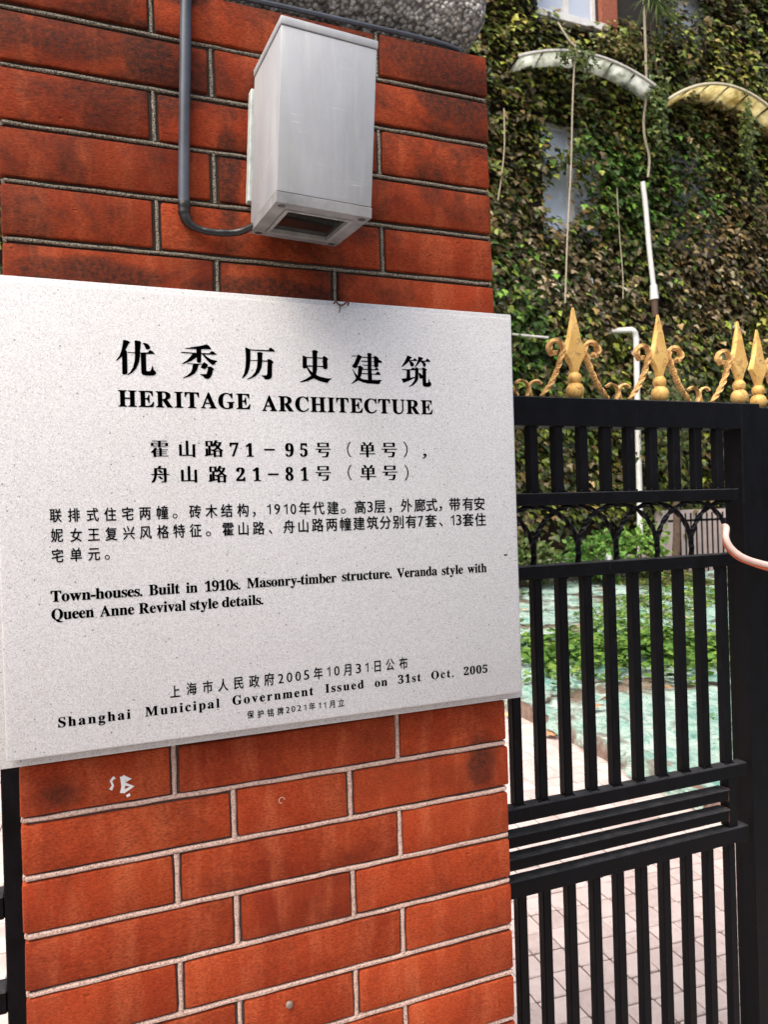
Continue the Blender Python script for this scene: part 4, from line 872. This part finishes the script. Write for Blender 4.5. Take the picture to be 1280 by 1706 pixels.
# ivy
def ivy(n, xr, zr, seed, skip=True, name='ivy', label=''):
    r = np.random.default_rng(seed); X = r.uniform(*xr, n); Z = r.uniform(*zr, n)
    ok = np.ones(n, bool)
    wob = .10*vnoise(X, Z, 9., 5)+.06*vnoise(X, Z, 23., 6)
    def ell(cx, cz, rx, rz): return ((X-cx+wob)/rx)**2 + ((Z-cz+wob)/rz)**2 < 1
    if skip:
        ok &= ~((X > 6.88+wob) & (X < 8.22) & (Z > 9.80+wob*.5)); ok &= ~((X > 8.18) & (X < 8.6) & (Z > 9.95+wob)); ok &= ~((X > 8.5) & (X < 9.45) & (Z > 9.95+wob))
        ok &= ~ell(7.20, 6.62, .25, .46); ok &= ~ell(7.20, 7.80, .22, .30); ok &= ~ell(7.93, 6.80, .12, .30); ok &= ~ell(10.2, 10.7, .40, .25); ok &= ~ell(7.62, 6.7, .07, .22)
        ok &= ~((Z < .85+wob) & (X > 8.8) & (X < 11.2))
        ok &= ~((Z < 1.2+2*wob) & (r.uniform(0, 1, n) < .75))
        bare = vnoise(X, Z, 2.1, 77); ok &= ~((bare > .95) & (r.uniform(0, 1, n) < .7))
    X, Z, wob = X[ok], Z[ok], wob[ok]; N = len(X)
    bulge = .10*vnoise(X, Z, 2.6, 31)+.07*vnoise(X, Z, 6.5, 32)
    D = np.clip(.14+1.3*bulge + r.uniform(-.2, .16, N), .015, .6)
    org = np.stack([X, FY-D, Z], 1)
    tip = np.stack([r.normal(0, .55, N), r.normal(-.65, .3, N), -np.ones(N)], 1)
    nrm = np.stack([r.normal(-.05, .40, N), -np.ones(N), r.normal(.95, .45, N)], 1)
    size = r.uniform(.07, .15, N)
    pal = np.array([(.045, .065, .010), (.085, .11, .016), (.14, .17, .022), (.020, .030, .008), (.06, .048, .014)])
    brn = np.array([(.09, .055, .018), (.13, .085, .030), (.06, .036, .014), (.18, .13, .06)])
    pnk = np.array([(.26, .20, .12), (.18, .14, .08), (.34, .26, .17)])
    yel = np.array([(.26, .29, .04), (.32, .28, .06), (.17, .22, .035)])
    lush = np.array([(.055, .13, .015), (.09, .18, .022), (.035, .085, .012)])
    col = pal[r.integers(0, 5, N)]
    def zone(amount, P_):
        nonlocal col
        pick = r.uniform(0, 1, N) < amount; col = np.where(pick[:, None], P_[r.integers(0, len(P_), N)], col)
    g_ = lambda cx, cz, rx, rz: np.exp(-((X-cx)/rx)**2-((Z-cz)/rz)**2)
    zone(.30+.30*vnoise(X, Z, 1.7, 41), brn)
    zone(.75*g_(10.8, 6.3, 1.4, 1.3)+.35*g_(6.4, 7.6, .7, 1.2), brn)
    zone(.65*g_(7.4, 5.1, 1.3, .6)+.5*g_(11, 5.4, 1.2, .8)+.35*g_(6.6, 5.9, .5, .7), pnk)
    zone(.7*g_(8.6, 6.9, .9, 1.)+.5*g_(9.9, 7.4, .8, .9)+.75*g_(6.3, 4.3, .7, 1.2)+.4*g_(8.1, 7.6, .9, .5), lush)
    zone(.55*g_(6.4, 9.6, .9, .9)+.5*g_(11.0, 9.8, 1.5, .7)+.45*g_(8.8, 8.4, .5, .6)+.5*g_(11.9, 4.9, .8, .6)+.35*g_(8.2, 4.4, 1.2, .4), yel)
    col = col*np.exp(r.normal(.05, .6, (N, 1)))
    col = np.clip(col, .004, .6)
    T, F = leaf_template('ivy')
    return tag(bulk(name, T, F, frames(org, tip, nrm, size), col, LEAF), label, 'ivy', kind='stuff')
ivy(50000, (4.2, 13.6), (.4, 12.6), 21, label='dense green and brown ivy covering the whole house wall')
iv2 = ivy(16000, (-5., 4.2), (.4, 12.6), 22, skip=False, name='ivy', label='ivy on the house wall hidden behind the brick pillar')

def awning(x0, x1, zL, rise, mat, label, dep=.30):
    a_ = empty('awning', label, 'awning', ((x0+x1)/2, FY, zL), 'curved canopies over the windows')
    yf, yb = FY-.62, FY-.62+dep; n = 18
    arc = [(x0+(x1-x0)*k/n, zL + rise*(1-(2*k/n-1)**2)) for k in range(n+1)]
    b = MB(); A = [b.bm.verts.new((x, yf, z)) for x, z in arc]; B = [b.bm.verts.new((x, yb, z-.10)) for x, z in arc]
    for k in range(n): b.bm.faces.new((A[k], A[k+1], B[k+1], B[k]))
    o = b.build('canopy_sheet', mat, a_, sm=True); m_ = o.modifiers.new('t', 'SOLIDIFY'); m_.thickness = .006
    fm = WHITEDULL if mat is CANWHITE else simple('cream_rim', (.66, .60, .42), .6)
    MB().tube([(x, yf, z) for x, z in arc], .028, 6).build('front_rim', fm, a_)
    MB().tube([(x, yb, z-.03) for x, z in arc], .02, 6).build('back_rim', TAPE, a_)
    for k in range(0, n+1, 3): x, z = arc[k]; MB().tube([(x, yf, z-.014), (x, yb, z-.044)], .018, 6).build('rib', TAPE, a_)
    return a_
awning(6.15, 8.92, 8.62, .30, CANWHITE, 'white translucent arched awning overgrown by ivy, left of the two awnings')
awning(9.15, 12.0, 8.45, .50, CANYEL, 'yellowed translucent arched awning at the right edge of the ivy wall', .55)
def vine_on(cx, cz, y, rx, rz, n, seed, label, tint=((.10, .15, .03), (.17, .20, .045), (.06, .10, .02))):
    r = np.random.default_rng(seed); t = r.normal(0, .45, (n, 3)); org = np.stack([cx+t[:, 0]*rx, y+t[:, 1]*.12, cz+t[:, 2]*rz], 1)
    tip = np.stack([r.normal(0, .6, n), r.normal(-.3, .3, n), -np.ones(n)*.8], 1); nrm = np.stack([r.normal(0, .4, n), -np.ones(n), r.normal(.6, .4, n)], 1)
    T, F = leaf_template('ivy'); c = np.array(tint)[r.integers(0, 3, n)]*r.uniform(.6, 1.4, (n, 1))
    tag(bulk('ivy_tuft', T, F, frames(org, tip, nrm, r.uniform(.06, .11, n)), c, LEAF), label, 'ivy', kind='stuff')
vine_on(7.30, 8.82, FY-.62, .38, .22, 170, 51, 'ivy tuft spilling over the crown of the white awning')
vine_on(8.95, 8.3, FY-.6, .22, .70, 260, 52, 'ivy tuft hanging where the two awnings meet')
vine_on(10.95, 8.2, FY-.66, .16, .75, 190, 53, 'ivy strand trailing down over the yellowed awning')
vine_on(8.45, 9.35, FY-.35, .7, .22, 260, 54, 'ivy tuft above the white awning right of the window', ((.17, .18, .035), (.20, .15, .05), (.10, .12, .03)))
# pipes, stems
def pipe(nm, pts, r_, mat, label, cat, n=10, k=4): return tag(MB().tube(bez(pts, k), r_, n).build(nm, mat, sm=True), label, cat)
yy = FY-.42
dp = empty('drain_pipe', 'upper white plastic drainpipe slanting down the ivy with a collar at its foot', 'pipe', (8.9, yy, 5))
MB().tube(bez([(8.72, yy, 7.05), (8.77, yy, 6.6), (8.82, yy, 5.9), (8.89, yy, 5.25)], 4), .043, 12).build('pipe_run', WHITE, dp, sm=True)
MB().tube([(8.888, yy, 5.28), (8.90, yy, 5.03)], [.06, .075], 12).build('collar', WHITE, dp, sm=True)
MB().tube([(8.90, yy, 5.03), (8.91, yy, 4.72)], [.06, .05], 12).build('iron_socket', simple('rusty_socket', (.10, .06, .045), .9), dp, sm=True)
pipe('drain_pipe', [(8.22, FY-.05, 4.52), (8.32, yy+.1, 4.48), (8.41, yy, 4.46), (8.47, yy, 4.36), (8.475, yy, 4.1), (8.46, yy, 3.), (8.45, yy, 1.6), (8.42, yy, .3)], .05, WHITE, 'lower white drainpipe with an elbow dropping to the ground behind the gate', 'pipe', 12)
pipe('branch_pipe', [(5.7, yy, 4.27), (6.2, yy, 4.25), (6.68, yy, 4.24)], .02, WHITEDULL, 'short thin horizontal pipe in the ivy left of the first spear', 'pipe')
pipe('dry_vine', [(7.22, FY-.65, 9.0), (7.15, FY-.62, 8.0), (7.10, FY-.6, 7.0), (7.0, FY-.6, 6.0), (6.92, FY-.58, 4.78)], .014, DEADWOOD, 'straight pale dry stem hanging from the white awning to the spears', 'stem', 7)
pipe('dry_vine', [(7.0, FY-.5, 9.4), (7.12, FY-.6, 9.1), (7.22, FY-.66, 8.95)], .016, DEADWOOD, 'short pale twig slanting up from the top of the white awning', 'stem', 7)
pipe('dry_vine', [(8.86, yy, 10.3), (8.84, yy-.03, 9.4), (8.83, yy-.03, 8.6), (8.78, yy, 8.1), (8.80, yy, 7.8), (8.88, yy, 7.5), (8.84, yy, 7.15)], .022, DEADWOOD, 'wavy pale stem hanging above the upper drainpipe', 'stem', 7)
pipe('dry_vine', [(8.98, yy, 10.3), (9.0, yy, 9.7), (9.08, yy, 9.2), (9.15, yy, 8.95)], .016, BARK, 'thin brown curved stem right of the wavy pale stem at the top', 'stem', 7)
pipe('dry_vine', [(6.02, FY-.35, 7.9), (6.0, FY-.36, 7.3), (5.93, FY-.36, 6.8), (5.85, FY-.36, 6.4)], .011, DEADWOOD, 'very thin pale tendril on the ivy close to the pillar top', 'stem', 6)
pipe('dry_vine', [(8.18, FY-.4, 6.9), (8.2, FY-.4, 6.2), (8.25, FY-.4, 5.4), (8.24, FY-.4, 5.0)], .009, DEADWOOD, 'very thin pale tendril midway between the long stem and the drainpipe', 'stem', 6)
# spiky plant hanging at the top
sp = empty('spiky_plant', 'spiky green plant fanning out at the top beside the window pier', 'plant', (9.0, FY-.5, 10.2))
bl = []
for k in range(60):
    a = rnd.uniform(0, 2*math.pi); el = rnd.uniform(-.9, 1.0); L = rnd.uniform(.35, .75); d = Vector((math.cos(a)*math.cos(el), math.sin(a)*math.cos(el)*.6, math.sin(el)))
    o0 = Vector((9.0+rnd.uniform(-.15, .15), FY-.5, 10.25)); pts = [o0+d*L*t - Vector((0, 0, .35*t*t*L)) for t in (0, .35, .7, 1)]
    b = MB().tube(pts, [.012, .02, .013, .002], 4, flat=.25)
    bl.append(b.build('blade', simple('blade_green', (.10, .15, .05), .5) if k == 0 else bl[0].data.materials[0], sp))
# foot of the wall
tag(MB().box(-8, 8.35, FY-.75, FY-.3, 0, .62, bev=.04, seg=2).build('planter_wall', CONC), 'low grey concrete planter wall at the foot of the ivy left of the fence', 'wall')
pw = MB().box(8.9, 13, FY-.34, FY-.26, 0, 1.35); tag(pw.build('rendered_wall', PALEWALL), 'pale pink rendered wall panel behind the far iron fence', 'wall')
ff = empty('far_fence', 'thin black iron fence in front of the pale pink wall at the far end', 'fence', (10.3, FY-.7, 0))
for za in (.35, 1.15): MB().box(8.8, 13, FY-.72, FY-.69, za, za+.04).build('rail', BLK, ff)
for k in range(34): x = 8.9+.12*k; MB().box(x, x+.02, FY-.745, FY-.725, .1, 1.3).build('bar', BLK, ff)
tr = empty('slender_tree', 'slender brown tree trunk leaning beside the far iron fence', 'tree', (8.75, FY-.9, .2))
MB().tube(bez([(8.62, FY-1., .2), (8.70, FY-1., .9), (8.74, FY-.98, 1.6), (8.9, FY-.9, 2.3), (8.8, FY-.8, 3.1)], 5), [.075-.0025*k for k in range(21)], 9).build('trunk', BARK, tr, sm=True)
T, F = leaf_template('ivy'); r = np.random.default_rng(61); n = 700
t = r.normal(0, .5, (n, 3)); org = np.stack([8.8+t[:, 0]*.7, FY-.85+t[:, 1]*.3, 2.9+t[:, 2]*.8], 1)
bulk('crown', T, F, frames(org, np.stack([r.normal(0, .6, n), r.normal(-.3, .3, n), -np.ones(n)], 1), np.stack([r.normal(0, .5, n), -np.ones(n), r.normal(.6, .4, n)], 1), r.uniform(.06, .11, n)), np.array([(.05, .08, .02), (.09, .12, .03), (.14, .12, .05)])[r.integers(0, 3, n)], LEAF, tr)
def shrub(x, y, z0, rx, rz, n, seed, label, tint, sz=.085):
    s_ = empty('shrub', label, 'shrub', (x, y, z0)); r = np.random.default_rng(seed)
    d = r.normal(0, 1, (n, 3)); d /= np.linalg.norm(d, axis=1)[:, None]; q = r.uniform(.35, 1., (n, 1))**.5*(1+.25*np.sin(d[:, :1]*5+d[:, 2:]*7))
    org = np.stack([x+d[:, 0]*q[:, 0]*rx, y+d[:, 1]*q[:, 0]*rx*.7, z0+rz+d[:, 2]*q[:, 0]*rz], 1)
    T, F = leaf_template('oval'); c = np.array(tint)[r.integers(0, len(tint), n)]*r.uniform(.6, 1.4, (n, 1))
    bulk('foliage', T, F, frames(org, d*[1, 1, .4]+r.normal(0, .4, (n, 3)), d+r.normal(0, .4, (n, 3))+[0, -.3, .5], r.uniform(.6, 1.4, n)*sz), c, WEED, s_)
    for k in range(6): MB().tube([(x+rnd.uniform(-.05, .05), y, z0-.1), (x+rnd.uniform(-.3, .3)*rx, y, z0+rz), (x+rnd.uniform(-.8, .8)*rx, y, z0+rz*1.5)], [.012, .009, .004], 5).build('stem', BARK, s_)
GB = ((.10, .24, .04), (.16, .32, .06), (.07, .17, .03)); GD = ((.05, .09, .02), (.08, .13, .03), (.12, .16, .05))
shrub(7.0, 8.9, .3, .55, .36, 1100, 71, 'bright green shrub at the wall foot left of the lower drainpipe', GB)
shrub(7.75, 8.7, .30, .40, .42, 700, 72, 'small yellow green shrub right beside the lower drainpipe', ((.20, .38, .06), (.14, .30, .05), (.26, .42, .09)))
shrub(5.75, 9.0, .30, .55, .30, 900, 73, 'dull olive shrub at the wall foot nearest the plaque edge', GD)
shrub(9.7, 8.3, .20, .5, .22, 500, 74, 'low olive shrub below the far iron fence', GD)
tag(MB().lathe([(.05, .42), (.075, .5), (.07, .62), (.045, .72), (.01, .76)], 6.98, 8.6, 12).build('white_marker', WHITE, sm=True), 'small white rounded post among the green shrub behind the gate', 'post')
